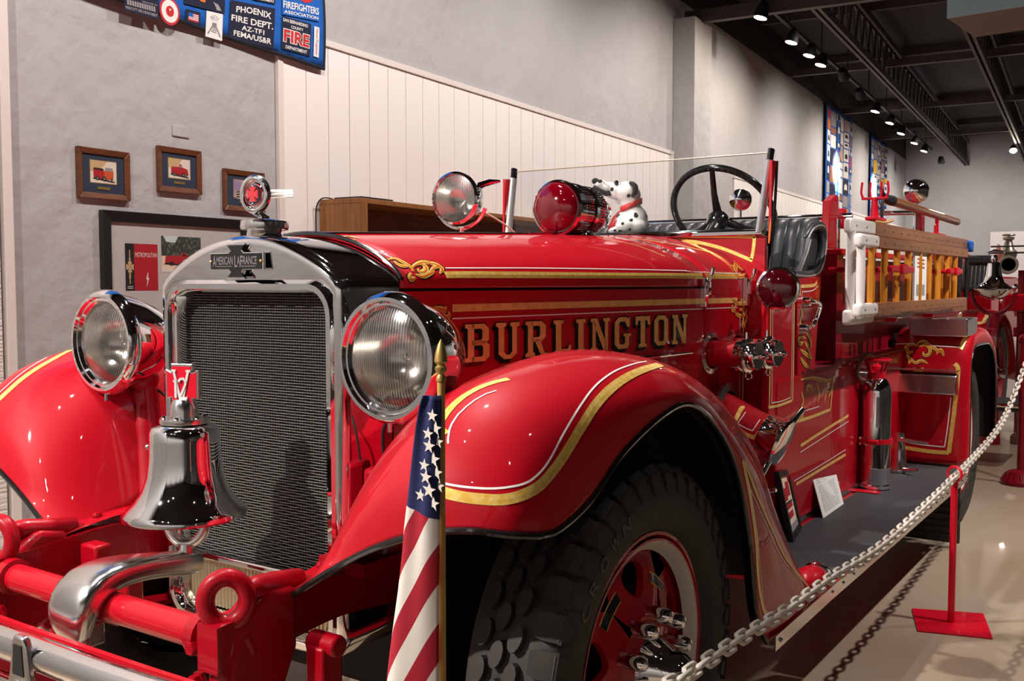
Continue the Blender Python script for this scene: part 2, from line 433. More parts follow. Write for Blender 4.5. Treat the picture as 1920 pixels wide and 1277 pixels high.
# rough white boarding nearest the camera
rb = proto(MB().box((0, 0, 1.5), (.03, .297, 3.0)), ROUGHB, 0)
for k in range(6): inst('board', rb, wall(2.60-.15-k*.3, 0, .05), Matrix.Rotation(WA, 3, 'Z'), wl)
structure('trim_7', wbox(MB(), 2.615, 2.66, 0, 3.0, 0, .075), TRIMW, smooth=0, bevel=.004)
# white panel on the end wall
q0 = V(CAM)
def AE(u, v, d=0.0):
    pe = W0+WD*(SEND-d); r = ray(u, v); return CAM + r*((pe-CAM).dot(WD)/r.dot(WD))
a = AE(1857, 435, .04)
structure('trim_8', MB().hexa([a, a+WN*6, a+WN*6+WD*.03, a+WD*.03], [V((q.x, q.y, 0)) for q in (a, a+WN*6, a+WN*6+WD*.03, a+WD*.03)]), BOARD, smooth=0)
# blank cover plate
bm = MB(); wbox(bm, 3.584, 3.693, 2.168, 2.225, 0, .008)
tag(obj('cover_plate', bm, PLAST, smooth=0, bevel=.004), 'blank rectangular cover plate painted into grey wall above middle small picture', 'cover plate')
# roof steel: joists with their chords and webs
def joist(n, s0, s1, zb=4.40, zt=4.95):
    for name, z in (('bottom_chord', zb), ('top_chord', zt)):
        m = MB()
        for e in (-.035, .035): wbox(m, s0, s1, z-.045, z+.045, n+e-.018, n+e+.018)
        obj(name, m, STEEL, ceil, smooth=0)
    m = MB(); k = 0; st = .42; s = s0+.1
    while s < s1-st:
        m.cyl(wall(s, zb, n), wall(s+st/2, zt, n), .016, seg=6); m.cyl(wall(s+st/2, zt, n), wall(s+st, zb, n), .016, seg=6); s += st
    w = obj('web_bars', m, STEEL, ceil, smooth=0); w['kind'] = 'stuff'
joist(1.45, 11.05, 27.6); joist(2.78, 9, 27.6); joist(4.2, 5, 27.6); joist(5.7, 3, 27.6)
for s, z, hgt in ((10.95, 4.40, .14), (15.6, 4.62, .10), (19.5, 4.62, .1), (23.4, 4.62, .1)):
    m = MB(); wbox(m, s-.05, s+.05, z-hgt/2, z+hgt/2, .05, 12.8); obj('girder', m, STEEL, ceil, smooth=0)
for s in (12.5, 14, 17, 21.5, 25):
    m = MB(); wbox(m, s-.03, s+.03, 5.0, 5.11, .05, 12.8); obj('deck_rib', m, STEEL, ceil, smooth=0)
# pale blue box hanging from the ceiling
a = AZ(1776, 35, 3.7); ex = (AZ(1920, 12, 3.7)-a).normalized(); b = AZ(1798, 74, 3.7); dy = b-a
dy = V((-ex.y, ex.x, 0))*dy.length
t = thing('hanging_box', a, 'pale blue fronted brown box hanging from the ceiling at upper right', 'box')
Lx = ex*2.6; up = V((0, 0, .9))
m = MB().hexa([a, a+Lx, a+Lx+dy, a+dy], [q+up for q in (a, a+Lx, a+Lx+dy, a+dy)]); obj('case', m, DUCTB, t, smooth=0, bevel=.004)
fo = -V((-ex.y, ex.x, 0))*.012
m = MB().hexa([a+fo*.1, a+Lx+fo*.1, a+Lx+fo, a+fo], [q+up for q in (a+fo*.1, a+Lx+fo*.1, a+Lx+fo, a+fo)]); obj('front_panel', m, BLUEB, t, smooth=0)
for e in (.3, 2.3): obj('hanger_rod', MB().cyl(a+ex*e+dy*.5+up, V((0, 0, ZD-.005))+(a+ex*e+dy*.5)*1 - V((0, 0, a.z)), .008, seg=6), STEEL, t)

# ------------------------------------------------------------------ track lighting
def lamp_head(p, tgt, label, lit=True, group=None):
    d = (V(tgt)-V(p)).normalized()
    t = thing('track_light', p, label, 'spotlight', group)
    m = MB().lathe([(.0, -.12), (.045, -.12), (.065, -.07), (.075, .0), (.078, .035), (.070, .035), (.062, -.02)], p, d, 18); obj('housing', m, BLACKM, t)
    m = MB().lathe([(.0, .034), (.045, .032), (.069, .024)], p, d, 18); obj('bulb', m, LAMPE if lit else BLACKM, t)
    m = MB().cyl(V(p), V(p)+V((0, 0, .1235)), .012, seg=8); obj('stem', m, BLACKM, t)
px = [(1427, 28), (1485, 75), (1518, 100), (1540, 118), (1642, 206), (1669, 228), (1690, 248), (1715, 266), (1733, 281)]
names = ['nearest lit lamp on the ceiling track, beside the grey pilaster top', 'second lit lamp from the near end of the ceiling track', 'third lit lamp from the near end of the ceiling track',
         'fourth lit lamp of the track, last of the near cluster', 'first lit lamp of the far cluster, above the second quilt', 'second lit lamp of the far cluster on the track',
         'third lit lamp of the far cluster on the track', 'fourth lit lamp of the far cluster on the track', 'last lit lamp at the far end of the ceiling track']
pts = [AZ(u, v, 4.28) for u, v in px]
for p, nm in zip(pts, names):
    lamp_head(p, p + (CAM-p).normalized()*.55 + V((-.25, .3, -1.1)) + WN*-.2, nm, True, 'lit lamps on the ceiling track')
lamp_head(AZ(1900, 281, 4.25), AZ(1900, 281, 4.25)+(CAM-AZ(1900, 281, 4.25)).normalized()+V((0, 0, -.8)), 'lone lit lamp near the end wall at far right', True)
for (u, v), nm in zip([(1582, 142), (1613, 178)], ['first unlit lamp in the gap of the ceiling track', 'second unlit lamp in the gap of the ceiling track, further away']):
    p = AZ(u, v, 4.28); lamp_head(p, p+V((0, 1, -.6)), nm, False)
p = AZ(1765, 303, 4.25); lamp_head(p, p+V((.2, -.3, -1)), 'small black unlit floodlight below the track end by the end wall', False)
n0 = (pts[0]-W0).dot(WN); n1 = (pts[-1]-W0).dot(WN); sa = (pts[0]-W0).dot(WD)-1.5; sb = (pts[-1]-W0).dot(WD)+1.2
m = MB(); m.hexa([wall(sa, 4.405, n0-.02), wall(sa, 4.405, n0+.02), wall(sa, 4.44, n0+.02), wall(sa, 4.44, n0-.02)], [wall(sb, 4.405, n1-.02), wall(sb, 4.405, n1+.02), wall(sb, 4.44, n1+.02), wall(sb, 4.44, n1-.02)])
t = thing('lighting_track', wall(sa, 4.405, n0), 'long black lighting track running under the roof beside the left wall', 'lighting track')
obj('rail', m, BLACKM, t, smooth=0)
for k in range(9):
    s = sa+1+k*(sb-sa-2)/8; n = n0+(n1-n0)*(s-sa)/(sb-sa); obj('hanger_rod', MB().cyl(wall(s, 4.44, n), wall(s, ZD-.002, n), .008, seg=6), BLACKM, t)

# ------------------------------------------------------------------ pictures on the wall
def wrect(mb, s0, s1, z0, z1, n):
    return mb.add([wall(s0, z0, n), wall(s1, z0, n), wall(s1, z1, n), wall(s0, z1, n)], [(0, 1, 2, 3)])
def frame(root, s0, s1, z0, z1, w, d, m):
    mb = MB()       # mitred profile
    for (A, B, C, D) in (((s0, z0), (s1, z0), (s1-w, z0+w), (s0+w, z0+w)), ((s1, z0), (s1, z1), (s1-w, z1-w), (s1-w, z0+w)), ((s1, z1), (s0, z1), (s0+w, z1-w), (s1-w, z1-w)), ((s0, z1), (s0, z0), (s0+w, z0+w), (s0+w, z1-w))):
        mb.hexa([wall(*A, .002), wall(*B, .002), wall(*C, .002), wall(*D, .002)], [wall(*A, d), wall(*B, d), wall(*C, d*.7), wall(*D, d*.7)])
    obj('frame', mb, m, root, smooth=0, bevel=.003)
def engine_print(mb, s, z, w, h, n, kind, body, dark):
    # small painted fire engine: body, cab, bonnet, wheels, shadow
    def P(pts, mi, dn):
        mb.mi = mi; mb.add([wall(s+x*w, z+y*h, n+dn) for x, y in pts], [tuple(range(len(pts)))])
    P([(-.45, -.30), (.45, -.42), (.48, -.36), (-.40, -.22)], dark, .0003)
    if kind == 0:
        P([(-.42, -.20), (.02, -.30), (.02, .12), (-.42, .16)], body, .0006); P([(.02, -.30), (.40, -.27), (.42, .12), (.02, .12)], body+1, .0006)
        P([(.05, .12), (.40, .12), (.38, .28), (.08, .28)], 4, .0006); P([(-.42, .16), (0, .13), (0, .22), (-.40, .24)], dark, .0006)
    else:
        P([(-.42, -.20), (.0, -.28), (.0, .16), (-.40, .12)], body, .0006); P([(.0, -.28), (.14, -.28), (.14, .20), (.10, .30), (-.02, .30)], body, .0007)
        P([(.14, -.26), (.46, -.24), (.40, .06), (.14, .14)], body, .0008); P([(.02, .12), (.12, .12), (.10, .24), (.02, .24)], 4, .0009)
    for cx, r in ((-.26, .10), (.02 if kind == 0 else .20, .12), (.34 if kind == 0 else .36, .07)):
        P([(cx+r*.7*math.cos(a*PI/6), -.26+r*math.sin(a*PI/6)) for a in range(12)], dark, .0010)
        P([(cx+r*.32*math.cos(a*PI/6), -.26+r*.45*math.sin(a*PI/6)) for a in range(12)], 4, .0012)
def small_picture(u0, v0, u1, v1, label, kind, art):
    (s0, z1), (s1, z0) = AW(u0, v0, .02), AW(u1, v1, .02)
    t = thing('framed_picture', wall((s0+s1)/2, z0, .01), label, 'picture', 'small walnut framed pictures')
    frame(t, s0, s1, z0, z1, .028, .024, FRW)
    obj('mat_board', wrect(MB(), s0+.02, s1-.02, z0+.02, z1-.02, .010), NAVY, t, smooth=0)
    cs, cz = (s0+s1)/2, (z0+z1)/2+.01; w, h = (s1-s0)*.50, (z1-z0)*.44
    obj('gilt_fillet', wrect(MB(), cs-w/2-.0035, cs+w/2+.0035, cz-h/2-.0035, cz+h/2+.0035, .0105), BRASS, t, smooth=0)
    mb = MB(); wrect(mb, cs-w/2, cs+w/2, cz-h/2, cz+h/2, .0115)
    if kind < 2:
        mb.mi = 5; mb.add([wall(cs+x*w, cz+y*h, .0117) for x, y in ((-.5, .5), (.15, .5), (-.1, .1), (-.5, 0))], [(0, 1, 2, 3)])
        engine_print(mb, cs, cz-.005, w*.92, h*.95, .0118, kind, 2, 1)
    else: engine_print(mb, cs, cz-.01, w*.8, h*.6, .0118, 1, 4, 1)
    obj('print', mb, [art, INK, PRED, PORANGE, QGREY, TAN], t, smooth=0)
    obj('name_plate', wbox(MB(), cs-.035, cs+.035, z0+.045, z0+.058, .010, .0125), BRASS, t, smooth=0)
    obj('glazing', wbox(MB(), s0+.03, s1-.03, z0+.03, z1-.03, .0145, .016), GLASS, t, smooth=0)
small_picture(145, 273, 245, 378, 'walnut framed print of an orange cab-forward fire engine, leftmost small picture', 0, CREAM)
small_picture(296, 272, 379, 366, 'walnut framed print of a red fire engine, highest and middle small picture', 1, CREAM)
small_picture(420, 315, 497, 400, 'walnut framed print with mauve sky behind the radiator ornament, rightmost small picture', 2, MAUVE)
# big black frame with poster and photograph
(s0, z1), (s1, _) = AW(192, 393, .03), AW(468, 412, .03); z0 = z1-.62
t = thing('framed_display', wall((s0+s1)/2, z0, .01), 'large black framed display of red and black booklet and fire engine photo', 'picture')
frame(t, s0, s1, z0, z1, .052, .036, FRB)
obj('mat_board', wrect(MB(), s0+.03, s1-.03, z0+.03, z1-.03, .012), MATT, t, smooth=0)
def R4(a, b, c, d, n):      # photo corners -> wall rectangle
    (sa, za), (sb, zb) = AW(a, b, n), AW(c, d, n); return sa, sb, zb, za
sa, sb, za, zb = R4(234, 456, 297, 546, .013)
zb = AW(234, 456, .013)[1]; za = AW(236, 545, .013)[1]
mb = MB(); kk = sa+(sb-sa)*.27
wrect(mb, sa, kk, za, zb, .0132); mb.mi = 1; wrect(mb, kk, sb, za, zb, .0132)
mb.mi = 2; cx = (sa+kk)/2; cz = (za+zb)/2; hh = (zb-za); ww = kk-sa
def wp(pts, n=.0136): mb.add([wall(cx+x*ww, cz+y*hh, n) for x, y in pts], [tuple(range(len(pts)))])
for pts in ([(-.05, .36), (.05, .36), (.05, -.36), (-.05, -.36)], [(-.1, .2), (.1, .2), (.1, -.24), (-.1, -.24)]): wp(pts, .0134)
for sx, sy in ((1, 0), (-1, 0), (0, 1), (0, -1)):
    wp([(sx*.42-(sy*.25), sy*.11-(sx*.07)), (sx*.42+(sy*.25), sy*.11+(sx*.07)), (sx*.05+(sy*.10), sy*.02+(sx*.03)), (sx*.05-(sy*.10), sy*.02-(sx*.03))][::1], .0137)
mb.mi = 3; text(mb, 'METROPOLITAN', lambda x, y: wall((kk+sb)/2+x, zb-hh*.235+y, .0138), width=(sb-kk)*.92, height=hh*.095)
cx2 = (kk+sb)/2+.005
mb.add([wall(cx2+x*ww, cz+y*hh, .0138) for x, y in ((.05, -.12), (-.15, -.26), (.02, -.26), (-.12, -.44), (.22, -.23), (.06, -.23), (.12, -.12))], [(0, 1, 2, 5, 6), (2, 3, 4, 5)])
for k in range(2): mb.add([wall(sa+.01, za+.01+k*.008, .0137), wall(kk-.01, za+.01+k*.008, .0137), wall(kk-.01, za+.013+k*.008, .0137), wall(sa+.01, za+.013+k*.008, .0137)], [(0, 1, 2, 3)])
obj('booklet', mb, [INK, PRED, TAN, QWHITE], t, smooth=0, label='red and black booklet cover')
sa, zb = AW(302, 442, .013); sb, _ = AW(376, 447, .013); za = AW(302, 510, .013)[1]
mb = MB(); wrect(mb, sa, sb, za, zb, .0132); mb.mi = 1; wrect(mb, sa, sb, (za*.55+zb*.45), zb, .0134)
mb.mi = 2; mb.add([wall(sa+(sb-sa)*x, za+(zb-za)*y, .0136) for x, y in ((.05, 1), (.42, 1), (.34, .82), (.12, .84))], [(0, 1, 2, 3)])
m2 = MB(); engine_print(m2, (sa+sb)/2, za+(zb-za)*.38, (sb-sa)*1.0, (zb-za)*.55, .0137, 1, 3, 4); mb.add(m2.v, m2.f); mb.m = mb.m[:-len(m2.f)]+[({3: 3, 4: 4}.get(q, 2)) for q in m2.m]
obj('photograph', mb, [CREAM, TREES, SKYP, PRED, INK], t, smooth=0, label='colour photograph of a red fire engine')
obj('glazing', wbox(MB(), s0+.045, s1-.045, z0+.045, z1-.045, .020, .0215), GLASS, t, smooth=0)

# ------------------------------------------------------------------ quilts
def near_quilt():
    sl, sr = 1.9, 4.705; zb_l, zb_r = 2.775, 2.70; zt = 4.3
    def qb(s): return zb_l+(zb_r-zb_l)*(s-2.78)/(4.705-2.78)
    def Q(s, z): return wall(s, z, .045+.010*math.sin(s*5.1+z*1.3)+.006*math.sin(z*9))
    root = thing('patchwork_quilt', wall((sl+sr)/2, zb_r, .03), 'big blue patchwork quilt of fire department patches hanging at top left', 'quilt')
    rows = []
    for i in range(25):
        f = i/24; rows.append([Q(sl+(sr-sl)*j/56, qb(sl+(sr-sl)*j/56)*(1-f)+zt*f) for j in range(57)])
    obj('quilt_top', MB().grid(rows), QBLUE, root, smooth=80, solid=.012)
    e = [Q(sl+(sr-sl)*j/56, qb(sl+(sr-sl)*j/56)) for j in range(57)]; e += [Q(sr, qb(sr)*(1-i/24)+zt*i/24) for i in range(1, 25)]
    obj('binding', MB().tube([q-WN*.004 for q in e], .011, 6), QEDGE, root)
    def patch(px, m, fn=None, label=None, mats=None, n=8):
        c = [AW(u, v, .04) for u, v in px]
        def B(x, y, d=.007):      # x, y in -0.5..0.5 over the patch quad (tl, tr, br, bl)
            a = x+.5; b = .5-y
            s = (c[0][0]*(1-a)+c[1][0]*a)*(1-b)+(c[3][0]*(1-a)+c[2][0]*a)*b; z = (c[0][1]*(1-a)+c[1][1]*a)*(1-b)+(c[3][1]*(1-a)+c[2][1]*a)*b
            return Q(s, z)+WN*d
        mb = MB(); mb.grid([[B(-.5+i/n, .5-j/n) for i in range(n+1)] for j in range(n+1)])
        if fn: fn(mb, B)
        return obj('patch', mb, [m]+(mats or []), root, smooth=0, label=label)
    def letters(mb, B, s, cx, cy, w, h, mi=1, d=.0085, bold=.02, arch=0):
        mb.mi = mi; text(mb, s, lambda x, y: B(cx+x, cy+y-arch*x*x, d), width=w, height=h, bold=bold)
    def fill(mb, B, pts, mi, d=.0085): mb.mi = mi; mb.add([B(x, y, d) for x, y in pts], [tuple(range(len(pts)))])
    def f1(mb, B):
        letters(mb, B, 'PHOENIX', .02, .33, .78, .16, arch=.28); letters(mb, B, 'FIRE DEPT.', .0, .05, .93, .16)
        letters(mb, B, 'AZ-TF1', .02, -.15, .50, .12); letters(mb, B, 'FEMA/US&R', .02, -.33, .84, .14)
    patch([(430, 0), (510, 17), (510, 93), (429, 71)], QNAVY, f1, 'navy patch lettered PHOENIX FIRE DEPT.', [QWHITE], 10)
    def f2(mb, B):
        letters(mb, B, 'SAN BERNARDINO', -.05, .40, .85, .10); letters(mb, B, 'COUNTY', 0, .24, .42, .09)
        letters(mb, B, 'FIRE', 0, -.06, .92, .42, 1, .008, .07); letters(mb, B, 'FIRE', 0, -.06, .88, .37, 2, .0095, .03); letters(mb, B, 'DEPARTMENT', .0, -.40, .74, .10)
    patch([(523, 31), (577, 46), (577, 107), (524, 92)], QNAVY, f2, 'navy patch lettered SAN BERNARDINO COUNTY FIRE DEPARTMENT', [QWHITE, QRED])
    def f3(mb, B):
        letters(mb, B, 'FIREFIGHTERS', 0, -.12, .96, .26); letters(mb, B, 'ASSOCIATION', 0, -.38, .92, .12)
        fill(mb, B, [(-.25, .5), (.3, .5), (.3, .2), (.1, .08), (-.1, .2)], 2); fill(mb, B, [(-.05, .5), (.2, .5), (.1, .3)], 1, .009)
    patch([(523, -24), (593, -8), (593, 42), (523, 28)], QBLUE, f3, 'blue patch lettered FIREFIGHTERS ASSOCIATION', [QWHITE, QRED])
    patch([(583, 50), (593, 53), (593, 109), (583, 106)], QWHITE, lambda mb, B: (setattr(mb, 'mi', 1), text(mb, 'Never Forgotten', lambda x, y: B(y*1.0, -x, .0085), width=.86, height=.5)), 'white strip patch with red writing', [QRED], 3)
    def f4(mb, B):
        letters(mb, B, 'PRESCOTT FIRE DEPARTMENT', 0, -.36, .94, .11)
        mb.mi = 1
        for k in range(12): fill(mb, B, [(-.42+k*.07, -.24), (-.37+k*.07, -.24), (-.39+k*.07, -.04), (-.44+k*.07, -.04)], 1)
        fill(mb, B, [(-.25+.15*math.cos(a), .25+.14*math.sin(a)) for a in [i*PI/5 for i in range(10)]], 1); fill(mb, B, [(-.25+.09*math.cos(a), .25+.08*math.sin(a)) for a in [i*PI/4 for i in range(8)]], 0, .009)
        letters(mb, B, 'DEDICATED TO', .22, .03, .45, .06)
    patch([(228, -26), (293, -11), (293, 38), (228, 20)], QNAVY, f4, 'navy patch lettered PRESCOTT FIRE DEPARTMENT', [QGREY])
    patch([(346, 17), (374, 24), (374, 49), (346, 42)], QNAVY, lambda mb, B: (fill(mb, B, [(-.32, -.30), (.38, -.30), (.38, .30), (-.32, .30)], 2, .008), [fill(mb, B, [(-.32, -.30+k*.12), (.38, -.30+k*.12), (.38, -.24+k*.12), (-.32, -.24+k*.12)], 1, .0085) for k in (1, 2, 3, 4)], fill(mb, B, [(-.32, 0), (0, 0), (0, .30), (-.32, .30)], 3, .009)), 'black patch with a small striped flag', [QWHITE, QRED, QBLUE], 3)
    def f6(mb, B):
        for k in range(5): fill(mb, B, [(math.cos(PI*(.25+k*.125))*.10, .08+math.sin(PI*(.25+k*.125))*.08), (math.cos(PI*(.23+k*.125))*.34, .12+math.sin(PI*(.23+k*.125))*.28), (math.cos(PI*(.27+k*.125))*.34, .12+math.sin(PI*(.27+k*.125))*.28)], 1)
        fill(mb, B, [(-.13, .1), (.13, .1), (.15, -.08), (-.15, -.08)], 1)
        for e in (-1, 1): fill(mb, B, [(e*.12, -.05), (e*.17, -.05), (e*.4, -.36), (e*.33, -.38)], 1)
        for k in range(3): fill(mb, B, [(-.17, -.12-k*.06), (.17, -.12-k*.06), (.17, -.14-k*.06), (-.17, -.14-k*.06)], 1)
    patch([(386, 20), (417, 27), (417, 77), (385, 68)], QWHITE, f6, 'white patch with a helmet and crossed tools', [GREYINK])
    patch([(342, -20), (420, -2), (420, 26), (342, 7)], QNAVY, lambda mb, B: (fill(mb, B, [(.2, .1), (.33, .0), (.42, -.38), (.30, -.40), (.26, -.15)], 1), fill(mb, B, [(-.1, .1), (.02, .1), (0, -.1), (-.12, -.05)], 2)), 'navy patch with a grey glove', [QGREY, QOR])
    patch([(470, -30), (512, -20), (510, 9), (470, 0)], QNAVY, lambda mb, B: letters(mb, B, 'DEPARTMENT', .0, -.32, .9, .24), 'navy patch with a cut off line of white letters', [QWHITE], 3)
    # round red and white patch
    mb = MB()
    s, z = AW(314.5, 22, .04)
    for r, mi, d in ((.066, 0, .007), (.054, 1, .008), (.026, 0, .009)):
        mb.mi = mi; n = 28; mb.add([Q(s+r*math.cos(2*PI*i/n), z+r*math.sin(2*PI*i/n))+WN*d for i in range(n)], [tuple(range(n))])
    mb.mi = 1; mb.add([Q(s+x, z+y)+WN*.010 for x, y in ((-.008, .012), (.008, .012), (.0, -.0))], [(0, 1, 2)])
    obj('patch', mb, [QRED, QWHITE], root, smooth=0, label='round white patch with a red ring')
near_quilt()
def far_quilt(s0, s1, z0, z1, label, seed):
    rnd = random.Random(seed); root = thing('wall_quilt', wall((s0+s1)/2, z0, .03), label, 'quilt')
    def Q(s, z, d=0): return wall(s, z, .05+.015*math.sin(s*6)+d)
    rows = [[Q(s0+(s1-s0)*j/16, z0+(z1-z0)*i/16) for j in range(17)] for i in range(17)]
    obj('quilt_top', MB().grid(rows), QBLUE, root, smooth=80, solid=.012)
    mb = MB(); ms = [QWHITE, QNAVY, QRED, QYEL, QOR, QGREY, QTAN, WHITE, MAUVE]; nc = 6; cw = (s1-s0-.1)/nc
    for c in range(nc):
        z = z1-.06
        while z > z0+.14:
            h = rnd.uniform(.12, .34); h = min(h, z-z0-.04); mb.mi = rnd.choices(range(9), [8, 5, .8, .8, .8, 2.5, 1.2, 5, 1])[0]
            a, b = s0+.05+c*cw+.025, s0+.05+(c+1)*cw-.02
            mb.add([Q(a, z-h, .004), Q(b, z-h, .004), Q(b, z-.025, .004), Q(a, z-.025, .004)], [(0, 1, 2, 3)])
            if mb.mi in (0, 1, 7):
                base = mb.mi; mb.mi = 1 if base != 1 else 0; f = rnd.uniform(.2, .4)
                mb.add([Q(a+(b-a)*x, z-h+h*y, .006) for x, y in ((.2, f), (.8, f), (.75, f+.28), (.5, f+.38), (.25, f+.28))], [(0, 1, 2, 3, 4)])
            z -= h
    o = obj('patches', mb, ms, root, smooth=0); o['kind'] = 'stuff'
    return root
far_quilt(18.12, 20.5, 2.66, 4.59, 'tall blue patchwork quilt on far wall, nearer of the two spotlit quilts', 3)
far_quilt(22.48, 24.5, 2.72, 4.60, 'blue patchwork quilt on far wall, further of the two spotlit quilts', 8)

# ------------------------------------------------------------------ oak bookcase
s0, s1, z1, dp = 4.67, 8.3, 1.925, .31
t = thing('bookcase', wall((s0+s1)/2, 0, .17), 'low oak bookcase with an open top shelf against the white boards', 'bookcase')
obj('side_panel', wbox(MB(), s0, s0+.03, 0, z1-.03, .03, .03+dp), OAK, t, smooth=0, bevel=.002)
obj('side_panel', wbox(MB(), s1-.03, s1, 0, z1-.03, .03, .03+dp), OAK, t, smooth=0, bevel=.002)
obj('top_panel', wbox(MB(), s0-.002, s1+.002, z1-.03, z1, .03, .032+dp), OAK, t, smooth=0, bevel=.003)
obj('back_panel', wbox(MB(), s0+.03, s1-.03, .05, z1-.03, .032, .045), OAKIN, t, smooth=0)
for z in (.08, .50, .92, 1.34): obj('shelf', wbox(MB(), s0+.03, s1-.03, z-.03, z, .045, .02+dp), OAK, t, smooth=0)
obj('face_strip', wbox(MB(), s0, s0+.045, 0, z1-.03, .032+dp, .045+dp), OAK, t, smooth=0)
tag(obj('tablet', wbox(MB(), s0+.05, s0+.36, z1, z1+.014, .10, .31), FRB, smooth=0, bevel=.004), 'flat black tablet lying on the left end of the oak bookcase', 'tablet')
tag(obj('remote_control', wbox(MB(), s0+.46, s0+.60, z1, z1+.016, .16, .21), BLACKM, smooth=0, bevel=.004), 'small black remote control lying on the oak bookcase', 'remote control')
P = catmull([wall(s0+.05, z1+.006, .09), wall(s0-.02, z1+.005, .07), wall(s0-.04, z1-.05, .04), wall(s0-.035, z1-.2, .03), wall(s0-.045, z1-.5, .03), wall(s0-.04, .02, .035)], 6)
tag(obj('power_cable', MB().tube(P, .0045, 6), BLACKM), 'thin black cable running down the wall beside the oak bookcase', 'cable')

# ================================================================== FIRE TRUCK (front faces -y, its left side is +x)
truck = thing('fire_truck', (0, 3.6, 0), 'shiny red vintage open-cab fire truck lettered BURLINGTON behind the white chain', 'fire truck')
T = truck
def both(name, mb, m, **k): a = obj(name, mb, m, T, **k); b = obj(name, mb.mirror(), m, T, **k); return a, b

# --- hood and cowl
HB = .11
def hw(y): return .34+HB*(y-1.92)
def hz(y, x):
    zs = 1.435+.012*min(1, (y-1.75)/2); zc = 1.552+(1.632-1.552)*(y-1.75)/2.03; w = hw(y) if y > 1.92 else .342
    p = .62+.25*max(0, (2.2-y)/.5) if y < 2.2 else .62
    return zs+(zc-zs)*max(0, 1-(x/w)**2)**p
def hood_row(y, inset=0.0, n=28):
    w = (hw(y) if y > 1.92 else .342)-inset; row = []
    for i in range(n+1):
        a = PI*i/n; x = w*math.cos(a); x = max(-w, min(w, x)); row.append(V((x, y, hz(y, x*(1-1e-6))-inset)))
    return row
def hood_piece(y0, y1, zlow, n=10):
    rows = []
    for i in range(n+1):
        y = y0+(y1-y0)*i/n; r = hood_row(y); w = r[0].x
        rows.append([V((w, y, zlow+ (r[0].z-zlow)*k/4)) for k in range(4)]+r+[V((-w, y, r[-1].z+(zlow-r[-1].z)*k/4)) for k in range(1, 5)])
    g = MB().grid(rows); g.f = [tuple(reversed(f)) for f in g.f]; return g
hood = hood_piece(1.935, 3.445, 1.416, 20); obj('hood_top', hood, RED, T, smooth=35, solid=.006)
cowl = hood_piece(3.452, 3.785, .72, 6); obj('cowl', cowl, RED, T, smooth=35, solid=.006)
def side_panel():
    rows = []
    for i in range(13):
        y = 1.93+(3.445-1.93)*i/12; w = hw(y); rows.append([V((w, y, 1.408)), V((w, y, 1.2)), V((w, y, 1.0)), V((w, y, .72))])
    return MB().grid(rows)
side = side_panel(); both('hood_side_panel', side, RED, smooth=0, solid=.006)
obj('hood_gap', MB().hexa([V((hw(1.94)-.008, 1.94, 1.40)), V((hw(3.44)-.008, 3.44, 1.40)), V((-hw(3.44)+.008, 3.44, 1.40)), V((-hw(1.94)+.008, 1.94, 1.40))], [V((hw(1.94)-.008, 1.94, 1.424)), V((hw(3.44)-.008, 3.44, 1.424)), V((-hw(3.44)+.008, 3.44, 1.424)), V((-hw(1.94)+.008, 1.94, 1.424))]), BLACKM, T, smooth=0)
obj('hood_hinge', MB().tube([V((0, y, hz(y, 0)+.003)) for y in (1.94, 2.5, 3.0, 3.44)], .006, 8), CHROME, T)
obj('engine_block', MB().box((0, 2.75, .95), (.44, 1.5, .7)), DARK, T, smooth=0)
hoodT = [hood.bvh(), cowl.bvh(), side.bvh()]
# striping on hood and cowl
def zline(z, y0, y1, w, m, name, n=14, zf=None):
    mb = MB(); P = [V((hw(y0+(y1-y0)*i/n), y0+(y1-y0)*i/n, z)) for i in range(n+1)]
    strip(mb, hoodT, P, w, .0014, 2, world=True); obj(name, mb, m, T, smooth=0)
    o = mb.mirror(); obj(name, o, m, T, smooth=0)
for z, w, m, nm in ((1.455, .021, GOLD, 'gold_stripe'), (1.362, .020, GOLDL, 'gold_stripe'), (1.334, .0035, WHITE, 'white_stripe')):
    y0 = 2.10 if z > 1.4 else 2.12
    zline(z, y0, 3.436, w, m, nm); zline(z, 3.460, 3.70, w, m, nm)
mb = MB(); mk = MB()
for px in ([(835, 503), (1000, 503), (1150, 505), (1288, 508)], [(1300, 510), (1350, 512), (1388, 513)]): strip(mb, hoodT, px, .0035, .0014)
obj('white_stripe', mb, WHITE, T, smooth=0)
mb = MB(); strip(mb, hoodT, [(640, 452), (665, 461), (695, 474), (728, 489)], .016, .0014); strip(mk, hoodT, [(652, 451), (680, 461), (735, 484)], .004, .0014)
obj('gold_stripe', mb, GOLD, T, smooth=0); obj('white_stripe', mk, WHITE, T, smooth=0)
mb = MB(); strip(mb, hoodT, [(1393, 560), (1393, 680), (1391, 780)], .010, .0014); obj('gold_stripe', mb, GOLDL, T, smooth=0)
mb = MB(); strip(mb, hoodT, [(1387, 590), (1387, 680), (1385, 780)], .003, .0014); obj('white_stripe', mb, WHITE, T, smooth=0)
mb = MB(); strip(mb, hoodT, [(1180, 447), (1260, 458), (1330, 473)], .012, .0014); strip(mb, hoodT, [(1120, 446), (1190, 460), (1246, 481)], .006, .0014); obj('gold_stripe', mb, GOLD, T, smooth=0)
scroll('hood_scroll', hoodT, [spiral(788, 505, 3, 17, 200, -200, 12, .75), [(728, 487), (742, 486), (755, 492), (768, 500), (776, 510)], [(738, 490), (750, 498), (765, 500)], [(770, 512), (768, 520), (772, 524), (778, 520)], [(800, 496), (812, 494), (824, 500), (831, 510)], [(806, 508), (818, 500), (828, 504), (824, 514)], [(776, 497), (790, 492), (804, 493), (812, 499)], [(778, 515), (792, 518), (806, 512), (814, 508)]], T, .017, 'gold leaf scroll at the front corner of the hood')
